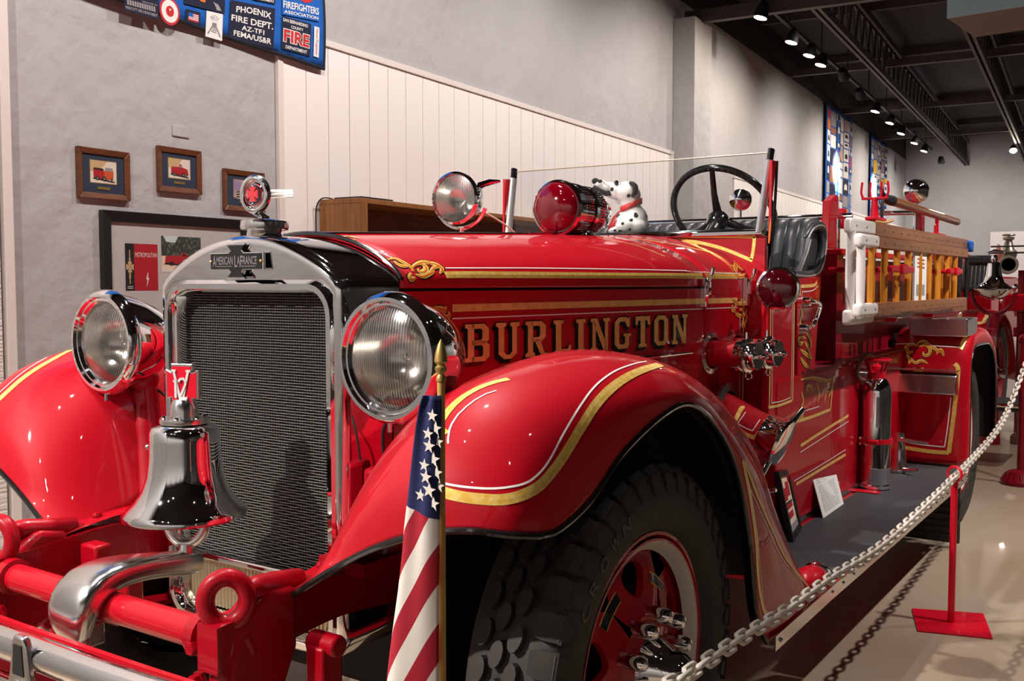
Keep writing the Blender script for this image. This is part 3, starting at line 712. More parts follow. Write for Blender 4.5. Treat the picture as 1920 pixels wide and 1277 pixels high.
scroll('hood_scroll', hoodT, [[(612, 446), (624, 452), (640, 457), (655, 460)], [(622, 444), (640, 444), (655, 449), (668, 450)], [(632, 449), (645, 452), (660, 455)], [(640, 446), (652, 443), (664, 446), (674, 447)], [(655, 459), (664, 463), (674, 463)]], T, .014)
scroll('hood_scroll', hoodT, [spiral(1388, 500, 2, 12, 180, -210, 11), [(1374, 488), (1380, 496), (1378, 506), (1384, 514)], [(1378, 484), (1388, 490), (1398, 498), (1404, 512), (1408, 522)], [(1384, 482), (1392, 478), (1398, 488)], [(1376, 512), (1384, 518), (1394, 516), (1400, 508)], [(1370, 497), (1378, 503), (1380, 512)]], T, .018)
scroll('hood_scroll', hoodT, [spiral(1388, 577, 2, 12, 150, -230, 11), [(1372, 562), (1378, 566), (1384, 572)], [(1376, 580), (1382, 590), (1394, 592), (1400, 580)], [(1396, 584), (1400, 596), (1396, 608), (1397, 616)], [(1394, 600), (1390, 608), (1396, 614)], [(1374, 572), (1372, 580), (1378, 584)], [(1388, 562), (1398, 566), (1403, 562)]], T, .017)
scroll('hood_scroll', hoodT, [[(812, 576), (824, 578), (834, 580), (836, 574)], [(816, 580), (828, 586), (836, 582)], [(822, 584), (830, 594), (840, 592)], [(828, 592), (836, 598), (842, 590), (840, 584)]], T, .014)

# --- BURLINGTON in gold block letters with a black drop shade
def letter_polys():
    t = .20
    I = lambda x, w=.36, tt=t: [[(x, 0), (x+w, 0), (x+w, .09), (x+w-.08, .13), (x+w-.08, .87), (x+w, .91), (x+w, 1), (x, 1), (x, .91), (x+.08, .87), (x+.08, .13), (x, .09)]]
    L = {}
    L['I'] = (.36, I(0))
    L['L'] = (.64, I(0)+[[(.2, 0), (.64, 0), (.64, .26), (.56, .26), (.53, .15), (.28, .15)]])
    L['T'] = (.66, [[(.15, 0), (.51, 0), (.51, .09), (.43, .13), (.43, .87), (.23, .87), (.23, .13), (.15, .09)], [(0, 1), (0, .72), (.09, .72), (.12, .86), (.54, .86), (.57, .72), (.66, .72), (.66, 1)]])
    L['N'] = (.78, [[(0, 0), (.28, 0), (.28, .09), (.20, .12), (.20, .88), (.0, 1), (0, .91), (.07, .87), (.07, .13), (0, .09)], [(.0, 1), (.25, 1), (.66, .14), (.66, 0), (.53, 0), (.10, .90)], [(.50, 1), (.78, 1), (.78, .91), (.70, .87), (.70, 0), (.56, .0), (.57, .2), (.57, .87), (.50, .91)]])
    L['U'] = (.76, [[(0, 1), (.32, 1), (.32, .91), (.26, .87), (.26, .20), (.34, .12), (.40, .12), (.40, 0), (.26, 0), (.08, .15), (.08, .87), (0, .91)], [(.46, 1), (.76, 1), (.76, .91), (.68, .87), (.68, .15), (.50, 0), (.40, 0), (.40, .12), (.44, .12), (.52, .20), (.52, .87), (.46, .91)]])
    L['O'] = (.66, [[(.16, 0), (.33, 0), (.33, .14), (.24, .14), (.19, .21), (.19, .79), (.24, .86), (.33, .86), (.33, 1), (.16, 1), (0, .84), (0, .16)], [(.5, 0), (.66, .16), (.66, .84), (.5, 1), (.33, 1), (.33, .86), (.42, .86), (.47, .79), (.47, .21), (.42, .14), (.33, .14), (.33, 0)]])
    L['G'] = (.70, [[(.16, 0), (.36, 0), (.36, .14), (.24, .14), (.19, .21), (.19, .79), (.24, .86), (.36, .86), (.36, 1), (.16, 1), (0, .84), (0, .16)], [(.36, 1), (.52, 1), (.57, .94), (.64, 1), (.64, .68), (.54, .68), (.44, .86), (.36, .86)], [(.36, 0), (.54, 0), (.62, .10), (.62, .36), (.70, .41), (.70, .48), (.38, .48), (.38, .41), (.45, .36), (.45, .21), (.40, .14), (.36, .14)]])
    bow = lambda y0, y1, x1: [[(.2, y0), (x1-.14, y0), (x1, y0+.13), (x1, y1-.13), (x1-.14, y1), (.2, y1), (.2, y1-.13), (x1-.24, y1-.13), (x1-.2, y1-.18), (x1-.2, y0+.18), (x1-.24, y0+.13), (.2, y0+.13)]]
    L['B'] = (.74, [[(0, 0), (.27, 0), (.27, 1), (0, 1), (0, .91), (.08, .87), (.08, .13), (0, .09)]]+bow(0, .56, .74)+bow(.44, 1, .72))
    L['R'] = (.78, [[(0, 0), (.33, 0), (.33, .09), (.26, .13), (.26, 1), (0, 1), (0, .91), (.08, .87), (.08, .13), (0, .09)]]+bow(.42, 1, .70)+[[(.30, .48), (.50, .48), (.66, .09), (.78, .09), (.78, 0), (.52, 0), (.52, .05)]])
    return L
LET = letter_polys()
def burl(mb, dy, dz, dn, grow):
    word = 'BURLINGTON'; gap = .20; tot = sum(LET[c][0] for c in word)+gap*9
    y0, y1 = 2.165, 3.325
    x = 0
    for c in word:
        w, polys = LET[c]
        for P in polys:
            cx = sum(p[0] for p in P)/len(P); cy = sum(p[1] for p in P)/len(P)
            pts = []
            for px_, pz in P:
                f = (x+px_)/tot; y = y0+(y1-y0)*(f*(1-.0*f)); h = .104; y += dy
                pts.append(V((hw(y)+.0035+dn, y, 1.213+pz*h+dz)))
            mb.add(pts, [tuple(range(len(pts)))])
        x += w+gap
sh = MB()
for k in range(7): burl(sh, -.0022*k-.001, -.0018*k-.0008, .0002-.00002*k, 0)
for dy, dz in ((.002, 0), (0, .002), (.002, .002), (-.002, .002)): burl(sh, dy, dz, .0001, 0)
obj('lettering_shade', sh, BLACKP, T, smooth=0); obj('lettering_shade', sh.mirror(), BLACKP, T, smooth=0)
g = MB(); burl(g, 0, 0, .0010, 0)
obj('lettering', g, GOLDL, T, smooth=0, label='gold leaf word BURLINGTON')
# chrome strip below the lettering, small rivets
def hside(y, z, d=0.0): return V((hw(y)+d, y, z))
for y0, y1 in ((2.40, 3.36),):
    mb = MB().tube([hside(y0, 1.177, .004), hside((y0+y1)/2, 1.177, .006), hside(y1, 1.177, .004)], [.004, .011, .004], 8); both('hood_strip', mb, CHROME)
mb = MB().ball((0, 0, 0), .007, 8); pr = proto(mb, CHROME)
for u, v in ((1304, 637), (1402, 573), (1402, 630), (1401, 690), (1398, 762)):
    h = hit(hoodT, u, v)
    if h: inst('rivet', pr, h[0], None, T)
# latches
def latch(u, v):
    h = hit(hoodT, u, v); p = h[0]; m = MB()
    m.box(p+V((.008, 0, -.035)), (.022, .03, .11)); m.box(p+V((.02, 0, -.02)), (.02, .022, .05)); m.tube([p+V((.022, 0, .0)), p+V((.035, .004, .03)), p+V((.04, .006, .055))], [.006, .007, .009], 8)
    obj('hood_latch', m, CHROME, T, bevel=.003)
latch(1317, 530); latch(1396, 530)

# --- radiator
def polar(cx, cz, outline, n=180):      # star-shaped outline sampled by angle
    out = []; k = len(outline)
    for i in range(n):
        a = 2*PI*i/n; d = (math.cos(a), math.sin(a)); best = 0
        for j in range(k):
            p, q = outline[j], outline[(j+1) % k]; ex, ez = q[0]-p[0], q[1]-p[1]; den = d[0]*ez-d[1]*ex
            if abs(den) < 1e-12: continue
            px_, pz = p[0]-cx, p[1]-cz; t = (px_*ez-pz*ex)/den; u = (px_*d[1]-pz*d[0])/den
            if t > 0 and -1e-6 <= u <= 1+1e-6: best = max(best, t)
        out.append((cx+d[0]*best, cz+d[1]*best))
    return out
def rrect(x, z0, z1, r, n=8):
    P = []
    for cx, cz, a0 in ((x-r, z1-r, 0), (-x+r, z1-r, 90), (-x+r, z0+r, 180), (x-r, z0+r, 270)):
        P += [(cx+r*math.cos(R_(a0+90*i/n)), cz+r*math.sin(R_(a0+90*i/n))) for i in range(n+1)]
    return P
def shell_outline(ins):
    P = []
    w = .342-ins
    for i in range(41):
        x = w*math.cos(PI*i/40); xx = x*.342/w; P.append((x, hz(1.75, xx*(1-1e-6))-ins))
    return P+[(-w, .56), (-w+.05, .505+ins), (w-.05, .505+ins), (w, .56)]
RC = (0, 1.0)
def ring(out, y): return [V((x, y, z)) for x, z in polar(RC[0], RC[1], out)]
op = lambda d: rrect(.288+d, .545-d, 1.405+d, .055+d)
rows = [ring(shell_outline(0), 1.928), ring(shell_outline(0), 1.752), ring(shell_outline(.004), 1.735), ring(shell_outline(.016), 1.722), ring(shell_outline(.028), 1.722), ring(op(.032), 1.728), ring(op(.022), 1.714), ring(op(.008), 1.714), ring(op(.0), 1.724), ring(op(-.001), 1.80)]
obj('radiator_shell', MB().grid(rows, True), CHROME, T, smooth=50)
obj('shell_bead', MB().tube([V((q.x*1.004, 1.934, q.z)) for q in hood_row(1.934, -.004)], .006, 8), BLACKP, T)
obj('shell_back', MB().box((0, 1.83, 1.0), (.62, .06, .9)), FINB, T, smooth=0)
m = MB()
z = .70
while z < 1.40:
    P = [V((x, 1.772+.0018*math.sin(x*95+(0 if int(z/.0072) % 2 else PI)), z)) for x in [-.286+.572*i/90 for i in range(91)]]
    vs = []; fs = []
    for i, p in enumerate(P): vs += [p+V((0, 0, -.0009)), p+V((0, -.0012, 0)), p+V((0, 0, .0009))]
    for i in range(90):
        for e in (0, 1): a = i*3+e; fs.append((a, a+3, a+4, a+1))
    m.add(vs, fs); z += .0072
o = obj('core_fins', m, FIN, T, smooth=60); o['kind'] = 'stuff'
m = MB()
for i in range(61):
    x = -.285+.57*i/60; m.box((x, 1.777, 1.05), (.0016, .004, .70))
o = obj('core_tubes', m, TUBE, T, smooth=0); o['kind'] = 'stuff'
obj('shutter_rail', MB().box((0, 1.755, .690), (.576, .03, .020)), CHROME, T, bevel=.006)
m = MB(); rows = []
for i in range(161):
    x = -.285+.57*i/160; d = .007*abs(math.sin(PI*i/4)); rows.append([V((x, 1.768-d, .55)), V((x, 1.768-d, .675))])
obj('lower_shutter', m.grid(rows), GPAN, T, smooth=60)
# badge
def cross_poly(w, h, aw, ah, wing, wz):
    # Maltese-like cross with side name plate
    return [(-.036, h/2), (.036, h/2), (.020, wz+.012), (.030, wz+.004), (w/2, wz+.004), (w/2, -wz-.004), (.030, -wz-.004), (.020, -wz-.012), (.036, -h/2), (-.036, -h/2), (-.020, -wz-.012), (-.030, -wz-.004), (-w/2, -wz-.004), (-w/2, wz+.004), (-.030, wz+.004), (-.020, wz+.012)]
BC = V((-.012, 1.716, 1.484))
P = cross_poly(.205, .090, 0, 0, 0, .018)
fnb = lambda x, z, d: BC+V((x, -d, z))
bd = obj('badge', MB().prism(P, fnb(0, 0, 0), (1, 0, 0), (0, 0, 1), (0, -.0065, 0)), CHROME, T, smooth=0, bevel=.0015)
m = MB().prism([(x*.93 if abs(x) > .05 else x*.86, z*.90) for x, z in P], fnb(0, 0, .0064), (1, 0, 0), (0, 0, 1), (0, -.0015, 0)); obj('badge_enamel', m, BLACKP, bd, smooth=0)
m = MB()
for word, cx_, w_, h_, dz in (('A', -.0800, .0135, .028, .0), ('MERICAN', -.0405, .062, .021, .002), ('L', .0020, .0100, .029, .0), ('A', .0120, .0105, .021, .002), ('F', .0235, .0090, .028, .0), ('RANCE', .0545, .050, .021, .002)):
    text(m, word, lambda x, z: fnb(cx_+x, z+dz, .0086), width=w_, height=h_, bold=.012)
for sx in (-.045, .043): m.add([fnb(sx-.030, -.0135, .0086), fnb(sx+.032, -.0135, .0086), fnb(sx+.032, -.0118, .0086), fnb(sx-.030, -.0118, .0086)], [(0, 1, 2, 3)])
obj('badge_lettering', m, CHROME, bd, smooth=0)
m = MB(); [m.ball(fnb(e*.094, 0, .008), .004, 8) for e in (-1, 1)]; o = obj('badge_rivets', m, BRASS, bd); o['kind'] = 'stuff'
# cap and ornament
CP = V((.0, 1.795, 1.545))
cp = obj('radiator_cap', MB().lathe([(.0, .0), (.055, .0), (.046, .008), (.044, .020), (.060, .022), (.062, .030), (.060, .044), (.050, .048), (0, .048)], CP, (0, 0, 1), 36), CHROME, T)
OC = CP+V((-.01, -.02, .112))
m = MB().torus(OC, (.25, -1, 0), .036, .010, 32, 10, sc2=(1, 1.15)); m.torus(OC, (.25, -1, 0), .024, .005, 28, 8, sc2=(1, 1.2))
m.tube([CP+V((0, 0, .046)), CP+V((-.004, -.008, .06)), OC+V((0, 0, -.043))], [.018, .010, .012], 10)
ex = V((1, .25, 0)).normalized()
for k in (-1, 0, 1): m.tube([OC+ex*.04+V((0, .004, k*.0075)), OC+ex*.095+V((0, .02, k*.0065))], .0035, 6); m.tube([OC-ex*.04+V((0, 0, k*.0065)), OC-ex*.055+V((0, 0, k*.006))], .004, 6)
obj('hood_ornament', m, CHROME, cp)
mc = [(-.006, .020), (.006, .020)]
P = [(x*.78, z*.78) for x, z in [(.013, .024), (.0055, .007), (.020, .015), (.020, -.015), (.0055, -.007), (.013, -.024), (-.013, -.024), (-.0055, -.007), (-.020, -.015), (-.020, .015), (-.0055, .007), (-.013, .024)]]
m = MB().prism(P, OC+V((0, -.006, 0)), ex, (0, 0, 1), V((.25, -1, 0)).normalized()*.006); obj('ornament_cross', m, PRED, cp, smooth=0)

# --- headlights
HY = 1.69
def headlight(sx, label):
    c = V((sx*.528, HY, 1.262)); ax = (0, -1, 0)
    h = obj('headlight', MB().lathe([(.0, -.20), (.03, -.197), (.07, -.175), (.105, -.125), (.128, -.065), (.140, -.012), (.142, .0)], c, ax, 48), CHROME, T, label=label)
    obj('rim', MB().lathe([(.143, -.006), (.149, .0), (.149, .010), (.143, .023), (.136, .030), (.128, .030), (.123, .022), (.118, .022), (.111, .012)], c, ax, 56), CHROME, h)
    obj('reflector', MB().lathe([(.113, .012), (.10, -.035), (.07, -.075), (.03, -.098), (.0, -.10)], c, ax, 40), LEADG, h)
    obj('lens', MB().lathe([(.112, .014), (.09, .025), (.05, .033), (.0, .036)], c, ax, 48), FLUTE, h)
    m = MB().ball(c+V((0, .05, 0)), .012, 10); obj('bulb', m, CHROME, h)
    m = MB().cyl(c+V((0, -.012, -.142)), c+V((0, -.012, -.165)), .006, seg=8); obj('rim_screw', m, CHROME, h)
headlight(1, 'left headlight, nearest to the hood lettering'); headlight(-1, 'right headlight in front of the far fender')
def hl_stand(sx):
    m = MB().tube(catmull([(sx*.528, 1.80, 1.15), (sx*.52, 1.80, 1.08), (sx*.50, 1.79, 1.0), (sx*.46, 1.77, .86), (sx*.44, 1.76, .80)], 5), [.032, .034, .036, .038, .038, .038, .038, .040, .04, .042, .042, .042, .044, .046, .048, .05, .052, .052, .055, .058, .06][:21], 14)
    m.box((sx*.43, 1.72, .79), (.14, .20, .03)); m.ball((sx*.528, 1.80, 1.15), .045, 12)
    return obj('headlight_stand', m, CHAS, T, bevel=0)
for sx in (1, -1):
    st = hl_stand(sx)
    P = catmull([V((sx*.46, 1.80, 1.12)), V((sx*.40, 1.80, 1.08)), V((sx*.39, 1.82, .95)), V((sx*.40, 1.82, .82))], 6); obj('wire', MB().tube(P, .004, 6), BLACKM, st)

# --- front fenders
FST = [
 [(.44, 1.457, .770), (.586, 1.458, .862), (.70, 1.458, .92), (.80, 1.464, .955), (.89, 1.485, .969), (.955, 1.525, .962), (.988, 1.58, .953)],
 [(.43, 1.56, .785), (.55, 1.50, .92), (.69, 1.485, 1.02), (.82, 1.487, 1.055), (.92, 1.52, 1.055), (.978, 1.56, 1.02), (.998, 1.635, .955)],
 [(.43, 1.72, .82), (.54, 1.62, 1.03), (.68, 1.585, 1.14), (.81, 1.585, 1.168), (.92, 1.63, 1.150), (.985, 1.69, 1.085), (1.0, 1.75, .99)],
 [(.44, 1.90, .92), (.55, 1.80, 1.13), (.68, 1.775, 1.215), (.81, 1.78, 1.232), (.92, 1.82, 1.205), (.983, 1.86, 1.150), (1.0, 1.90, 1.072)],
 [(.46, 2.12, 1.0), (.56, 2.12, 1.18), (.68, 2.12, 1.255), (.81, 2.12, 1.258), (.92, 2.12, 1.228), (.985, 2.11, 1.175), (1.0, 2.10, 1.132)],
 [(.47, 2.38, 1.0), (.57, 2.40, 1.15), (.68, 2.41, 1.222), (.81, 2.42, 1.222), (.92, 2.38, 1.195), (.985, 2.31, 1.155), (1.0, 2.24, 1.137)],
 [(.50, 2.66, .93), (.60, 2.68, 1.06), (.71, 2.70, 1.115), (.83, 2.69, 1.115), (.93, 2.62, 1.09), (.99, 2.50, 1.05), (1.0, 2.39, 1.072)],
 [(.55, 2.90, .78), (.64, 2.92, .91), (.74, 2.94, .955), (.86, 2.92, .95), (.95, 2.82, .925), (1.0, 2.66, .90), (1.0, 2.535, .940)],
 [(.60, 3.05, .60), (.68, 3.07, .70), (.77, 3.08, .735), (.88, 3.07, .73), (.97, 2.96, .71), (1.01, 2.80, .69), (1.0, 2.645, .72)],
 [(.65, 3.18, .46), (.73, 3.20, .50), (.82, 3.21, .52), (.92, 3.20, .52), (1.0, 3.10, .50), (1.02, 2.90, .49), (1.01, 2.680, .50)],
 [(.69, 3.26, .42), (.76, 3.27, .425), (.85, 3.27, .43), (.95, 3.26, .43), (1.01, 3.19, .42), (1.03, 2.96, .405), (1.02, 2.74, .40)]]
def fender_grid():
    fine = [catmull(r, 6) for r in FST]; cols = [catmull([fine[i][j] for i in range(len(fine))], 7) for j in range(len(fine[0]))]
    return [[cols[j][i] for j in range(len(cols))] for i in range(len(cols[0]))]
FG = fender_grid(); fen = MB().grid(FG)
fl, fr = both('front_fender', fen, RED, smooth=75, solid=.006)
lip = [r[-1] for r in FG]; lead = FG[0]
both('fender_edging', MB().tube([q+V((0, 0, -.004)) for q in lead]+[q+V((-.002, 0, -.003)) for q in lip[1:]], .0075, 8), BLACKP)
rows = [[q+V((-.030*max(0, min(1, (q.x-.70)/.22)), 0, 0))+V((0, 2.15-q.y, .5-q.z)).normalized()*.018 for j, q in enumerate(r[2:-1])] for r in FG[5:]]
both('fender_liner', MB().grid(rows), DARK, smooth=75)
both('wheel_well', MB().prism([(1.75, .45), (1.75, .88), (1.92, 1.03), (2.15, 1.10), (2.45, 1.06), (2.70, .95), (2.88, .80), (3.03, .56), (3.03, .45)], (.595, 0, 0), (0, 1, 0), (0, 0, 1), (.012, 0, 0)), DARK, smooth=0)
fenT = [fen.bvh()]
def fline(px, w, m, name, mir=True, tap=False):
    mb = MB(); strip(mb, fenT, px, w, .0014, taper=tap); obj(name, mb, m, T, smooth=0)
    if mir: obj(name, mb.mirror(), m, T, smooth=0)
fline([(838, 806), (818, 826), (806, 858), (807, 890), (818, 912), (836, 924)], .018, GOLD, 'gold_stripe', False)
fline([(790, 908), (835, 924), (870, 932), (905, 936), (940, 937), (975, 930), (1010, 912), (1035, 885), (1060, 850), (1090, 800), (1120, 755), (1150, 725), (1180, 705), (1210, 692), (1238, 684)], .021, GOLD, 'gold_stripe')
fline([(790, 893), (835, 907), (880, 914), (930, 916), (980, 908), (1008, 890), (1030, 862), (1055, 815), (1085, 765), (1115, 725), (1150, 698), (1185, 684), (1212, 678)], .0042, WHITE, 'white_stripe')
fenT.append(fen.mirror().bvh())
fline([(0, 748), (40, 712), (80, 685), (132, 657), (180, 636)], .021, GOLD, 'gold_stripe')
fline([(0, 736), (40, 701), (80, 675), (132, 648), (180, 630)], .0042, WHITE, 'white_stripe')
fenT.pop()
fline([(1392, 862), (1406, 930), (1417, 1010), (1421, 1080), (1428, 1130), (1439, 1163)], .016, GOLDP, 'gold_stripe', False)
fline([(1439, 1163), (1475, 1140), (1519, 1105)], .016, GOLDP, 'gold_stripe', False)
fline([(1396, 865), (1420, 930), (1446, 990), (1472, 1045), (1519, 1105)], .014, GOLDP, 'gold_stripe', False)
fline([(1403, 905), (1419, 1000), (1428, 1100), (1440, 1148), (1505, 1105), (1464, 1045), (1430, 970), (1404, 912)], .0028, WHITE, 'white_stripe', False)
# bolt flange along the frame
pr = proto(MB().lathe([(.0, .012), (.010, .010), (.013, .004), (.013, 0)], (0, 0, 0), (0, 0, 1), 10), CHAS)
for sx in (1, -1):
    obj('fender_flange', MB().tube(catmull([(sx*.425, 1.46, .778), (sx*.42, 1.60, .80), (sx*.41, 1.74, .808)], 5), .012, 8, flat=(2.4, .5), up=(1, 0, 0)), RED, T)
    for y, z in ((1.468, .786), (1.57, .802), (1.70, .812)): inst('bolt', pr, (sx*.42, y, z), None, T)

# --- frame, tow hooks, cross bar, springs, bumper
for sx in (1, -1):
    m = MB(); P = catmull([(1.26, .735), (1.40, .745), (1.60, .76), (1.80, .74), (2.1, .70), (2.6, .66), (3.4, .66), (8.4, .66)], 5)
    Q = [(p.x, p.y) for p in [V((a[0], a[1], 0)) for a in P]]
    rows = []
    for (y, z) in Q: rows.append([V((sx*.385, y, z-.075)), V((sx*.445, y, z-.075)), V((sx*.445, y, z+.02)), V((sx*.385, y, z+.02))])
    m.grid(rows, True); m.add(rows[0], [(0, 1, 2, 3)]); obj('frame_rail', m, CHAS, T, smooth=30)
    # tow hook: eye casting on the frame horn
    c = V((sx*.42, 1.305, .795)); m = MB().torus(c, (.8*sx, -.7, .05) if sx > 0 else (.2, -1, .05), .043, .019, 32, 12, sc2=(.95, 1.08))
    m.tube(catmull([c+V((0, .005, -.050)), c+V((0, .03, -.085)), c+V((0, .05, -.13))], 4), [.022, .026, .030, .034, .034, .034, .034, .033, .03], 14)
    m.tube(catmull([c+V((.022*sx, .035, .015)), c+V((.01*sx, .075, .012)), c+V((0, .13, .005)), c+V((0, .20, .0))], 4), [.016, .018, .022, .024, .024, .024, .024, .024, .024, .022, .022, .02, .018], 12)
    hk = obj('tow_hook', m, CHAS, T, smooth=60)
    P = [(1.300, .735), (1.345, .775), (1.39, .805), (1.47, .790), (1.47, .66), (1.43, .575), (1.36, .545), (1.30, .565), (1.272, .62), (1.285, .68)]
    obj('horn_casting', MB().prism(P, (sx*.42-.032, 0, 0), (0, 1, 0), (0, 0, 1), (.064, 0, 0)), CHAS, hk, bevel=.016, bseg=3)
    bo = proto(MB().lathe([(.0, .016), (.014, .016), (.016, .012), (.016, 0), (.02, 0), (.02, -.01)], (0, 0, 0), (0, -1, 0), 6), CHAS)
    for dx, z in ((-.055, .70), (-.05, .63), (.02, .61)): inst('bolt', bo, (sx*(.42)+dx*sx, 1.27, z), None, hk)
    # shackle, leaf spring
    m = MB().box((sx*.525, 1.47, .60), (.05, .06, .16)); m.cyl((sx*.49, 1.47, .68), (sx*.57, 1.47, .68), .024, seg=12); m.cyl((sx*.49, 1.47, .53), (sx*.57, 1.47, .53), .024, seg=12); obj('spring_shackle', m, CHAS, T, bevel=.006)
    for k in range(5):
        w = .60-.09*k; P = [(y, .475-.02*k+.10*((y-2.1)/.75)**2) for y in [2.1-w+2*w*i/12 for i in range(13)]]
        rows = [[V((sx*.50, y, z)), V((sx*.58, y, z)), V((sx*.58, y, z-.014)), V((sx*.50, y, z-.014))] for y, z in P]; mm = MB().grid(rows, True); mm.add(rows[0], [(0, 1, 2, 3)]); mm.add(rows[-1], [(3, 2, 1, 0)]); obj('spring_leaf', mm, CHAS, T, smooth=30)
    m = MB().cyl((sx*.49, 1.62, .50), (sx*.72, 1.62, .50), .012, seg=10); m.cyl((sx*.72, 1.62, .52), (sx*.72, 1.62, .36), .014, seg=10); obj('spring_clip', m, CHAS, T)
obj('front_axle', MB().tube([(-.72, 2.15, .50), (-.45, 2.15, .42), (.45, 2.15, .42), (.72, 2.15, .50)], .04, 10), CHAS, T)
obj('cross_bar', MB().cyl((-.40, 1.30, .715), (.40, 1.30, .715), .033, seg=28), RED, T)
for e in (-1, 1): obj('bar_collar', MB().lathe([(.034, 0), (.044, .002), (.044, .03), (.034, .032)], (e*.355 - (.016), 1.30, .715), (1, 0, 0), 24), CHAS, T)
# bell bracket casting: a thick shaped arm from the bar back and up to the yoke
rows = []
for (y, z, w, t, r) in ((1.235, .662, .050, .02, 0), (1.228, .695, .066, .030, 0), (1.238, .735, .070, .036, 0), (1.270, .770, .068, .036, 0), (1.33, .782, .060, .030, 0), (1.40, .777, .048, .028, 0), (1.46, .768, .036, .028, 0), (1.515, .760, .030, .030, 0), (1.545, .757, .02, .024, 0)):
    rows.append((y, z, w, t))
G = []
for i, (y, z, w, t) in enumerate(rows):
    a = rows[max(i-1, 0)]; b = rows[min(i+1, len(rows)-1)]; d = V((0, b[0]-a[0], b[1]-a[1])).normalized(); nrm = V((0, -d.z, d.y)); c = V((.026*max(0, (y-1.25)/.27), y, z))
    pts = []
    for k in range(16):
        an = 2*PI*k/16; ca, sa_ = math.cos(an), math.sin(an); pts.append(c+V((1, 0, 0))*w*math.copysign(abs(ca)**.55, ca)+nrm*t*math.copysign(abs(sa_)**.55, sa_))
    G.append(pts)
m = MB().grid(G, True); m.add(G[0], [tuple(range(16))]); m.add(G[-1], [tuple(range(16))[::-1]])
br = obj('bell_bracket', m, SATIN, T, smooth=60, sub=1)
m = MB().box((0, 1.27, .655), (.05, .05, .05)); m.cyl((.018, 1.25, .66), (.018, 1.25, .60), .010, seg=8); m.cyl((-.018, 1.25, .66), (-.018, 1.25, .60), .010, seg=8); obj('clamp_foot', m, SATIN, br, bevel=.008)
# bell with yoke, stem and V12 shield
BX, BY = 0.026, 1.515
yk = MB().torus((BX, BY, .868), (.45, -1, 0), .052, .013, 20, 10, sc2=(1, 1.2), a0=PI, a1=2*PI); yk.cyl((BX, BY, .755), (BX, BY, .808), .026, .018, seg=16)
obj('bell_yoke', yk, SATIN, br)
bell = obj('bell', MB().lathe([(.0, .235), (.050, .235), (.074, .227), (.080, .217), (.0812, .195), (.0835, .15), (.088, .112), (.099, .078), (.116, .052), (.134, .034), (.143, .022), (.141, .012), (.132, .014), (.112, .035), (.093, .07), (.08, .11), (.074, .2)], (BX, BY, .862), (0, 0, 1), 64), CHROME, T, smooth=60)
m = MB().lathe([(0, .235), (.056, .235), (.058, .240), (.056, .248), (.034, .248), (.032, .262), (.031, .278), (.024, .292), (.0, .296)], (BX, BY, .862), (0, 0, 1), 36); obj('bell_cap', m, SATIN, bell)
m = MB()
for a in range(6): m.ball((BX+.046*math.cos(a*PI/3), BY+.046*math.sin(a*PI/3), .862+.25), .006, 8)
o = obj('cap_screws', m, CHROME, bell); o['kind'] = 'stuff'
m = MB().tube([(BX, BY, 1.07), (BX, BY, .875)], .010, 8); m.ball((BX, BY, .875), .024, 12); obj('clapper', m, SATIN, bell)
obj('bell_wire', MB().tube(catmull([(-.12, BY-.02, .88), (-.11, BY-.03, .86), (-.04, BY-.02, .85), (0, BY-.02, .82)], 5), .003, 6), SATIN, bell)
# shield
SN = V((.30, -1, 0)).normalized(); SX = V((1, .30, 0)).normalized(); SC = V((BX, BY, 1.184))
def shp(s): return [(x*s, z*s) for x, z in [(-.030, .055), (.030, .055), (.027, .038), (.031, .034), (.046, .042), (.046, -.030), (.030, -.026), (.029, -.034), (.036, -.052), (-.036, -.052), (-.029, -.034), (-.030, -.026), (-.046, -.030), (-.046, .042), (-.031, .034), (-.027, .038)]]
shd = obj('shield', MB().prism(shp(1), SC-SN*.006, SX, (0, 0, 1), SN*.014), SATIN, T, smooth=0, bevel=.002)
obj('shield_face', MB().prism(shp(.88), SC+SN*.0075, SX, (0, 0, 1), SN*.0012), REDMET, shd, smooth=0)
def bar2(mb, p, q, w, d0, d1):
    p, q = V((p[0], p[1], 0)), V((q[0], q[1], 0)); t = (q-p).normalized(); nn = V((-t.y, t.x, 0))*w/2
    mb.prism([(v.x, v.y) for v in (p-nn, q-nn, q+nn, p+nn)], SC+SN*d0, SX, (0, 0, 1), SN*(d1-d0))
m = MB()
bar2(m, (-.020, .038), (.001, -.044), .006, .0087, .0115); bar2(m, (.020, .038), (.001, -.044), .006, .0087, .0115); bar2(m, (-.026, .038), (-.014, .038), .005, .0087, .012); bar2(m, (.014, .038), (.026, .038), .005, .0087, .012)
bar2(m, (-.014, .016), (-.014, -.026), .006, .010, .0130); bar2(m, (-.020, .012), (-.012, .018), .005, .010, .0130)
P2 = [(.004+.010*math.cos(R_(a)), .010+.010*math.sin(R_(a))) for a in (170, 130, 90, 50, 10, -30)]+[(.004, -.012), (-.002, -.024)]
for a, b in zip(P2[:-1], P2[1:]): bar2(m, a, b, .0055, .010, .0130)
bar2(m, (-.004, -.026), (.018, -.026), .0055, .010, .0130)
obj('shield_letters', m, mat('pale_metal', (.62, .60, .58), .45, .2), shd, smooth=0)
obj('shield_stem', MB().cyl((BX, BY, 1.13), (BX, BY, 1.150), .014, seg=12), SATIN, shd)
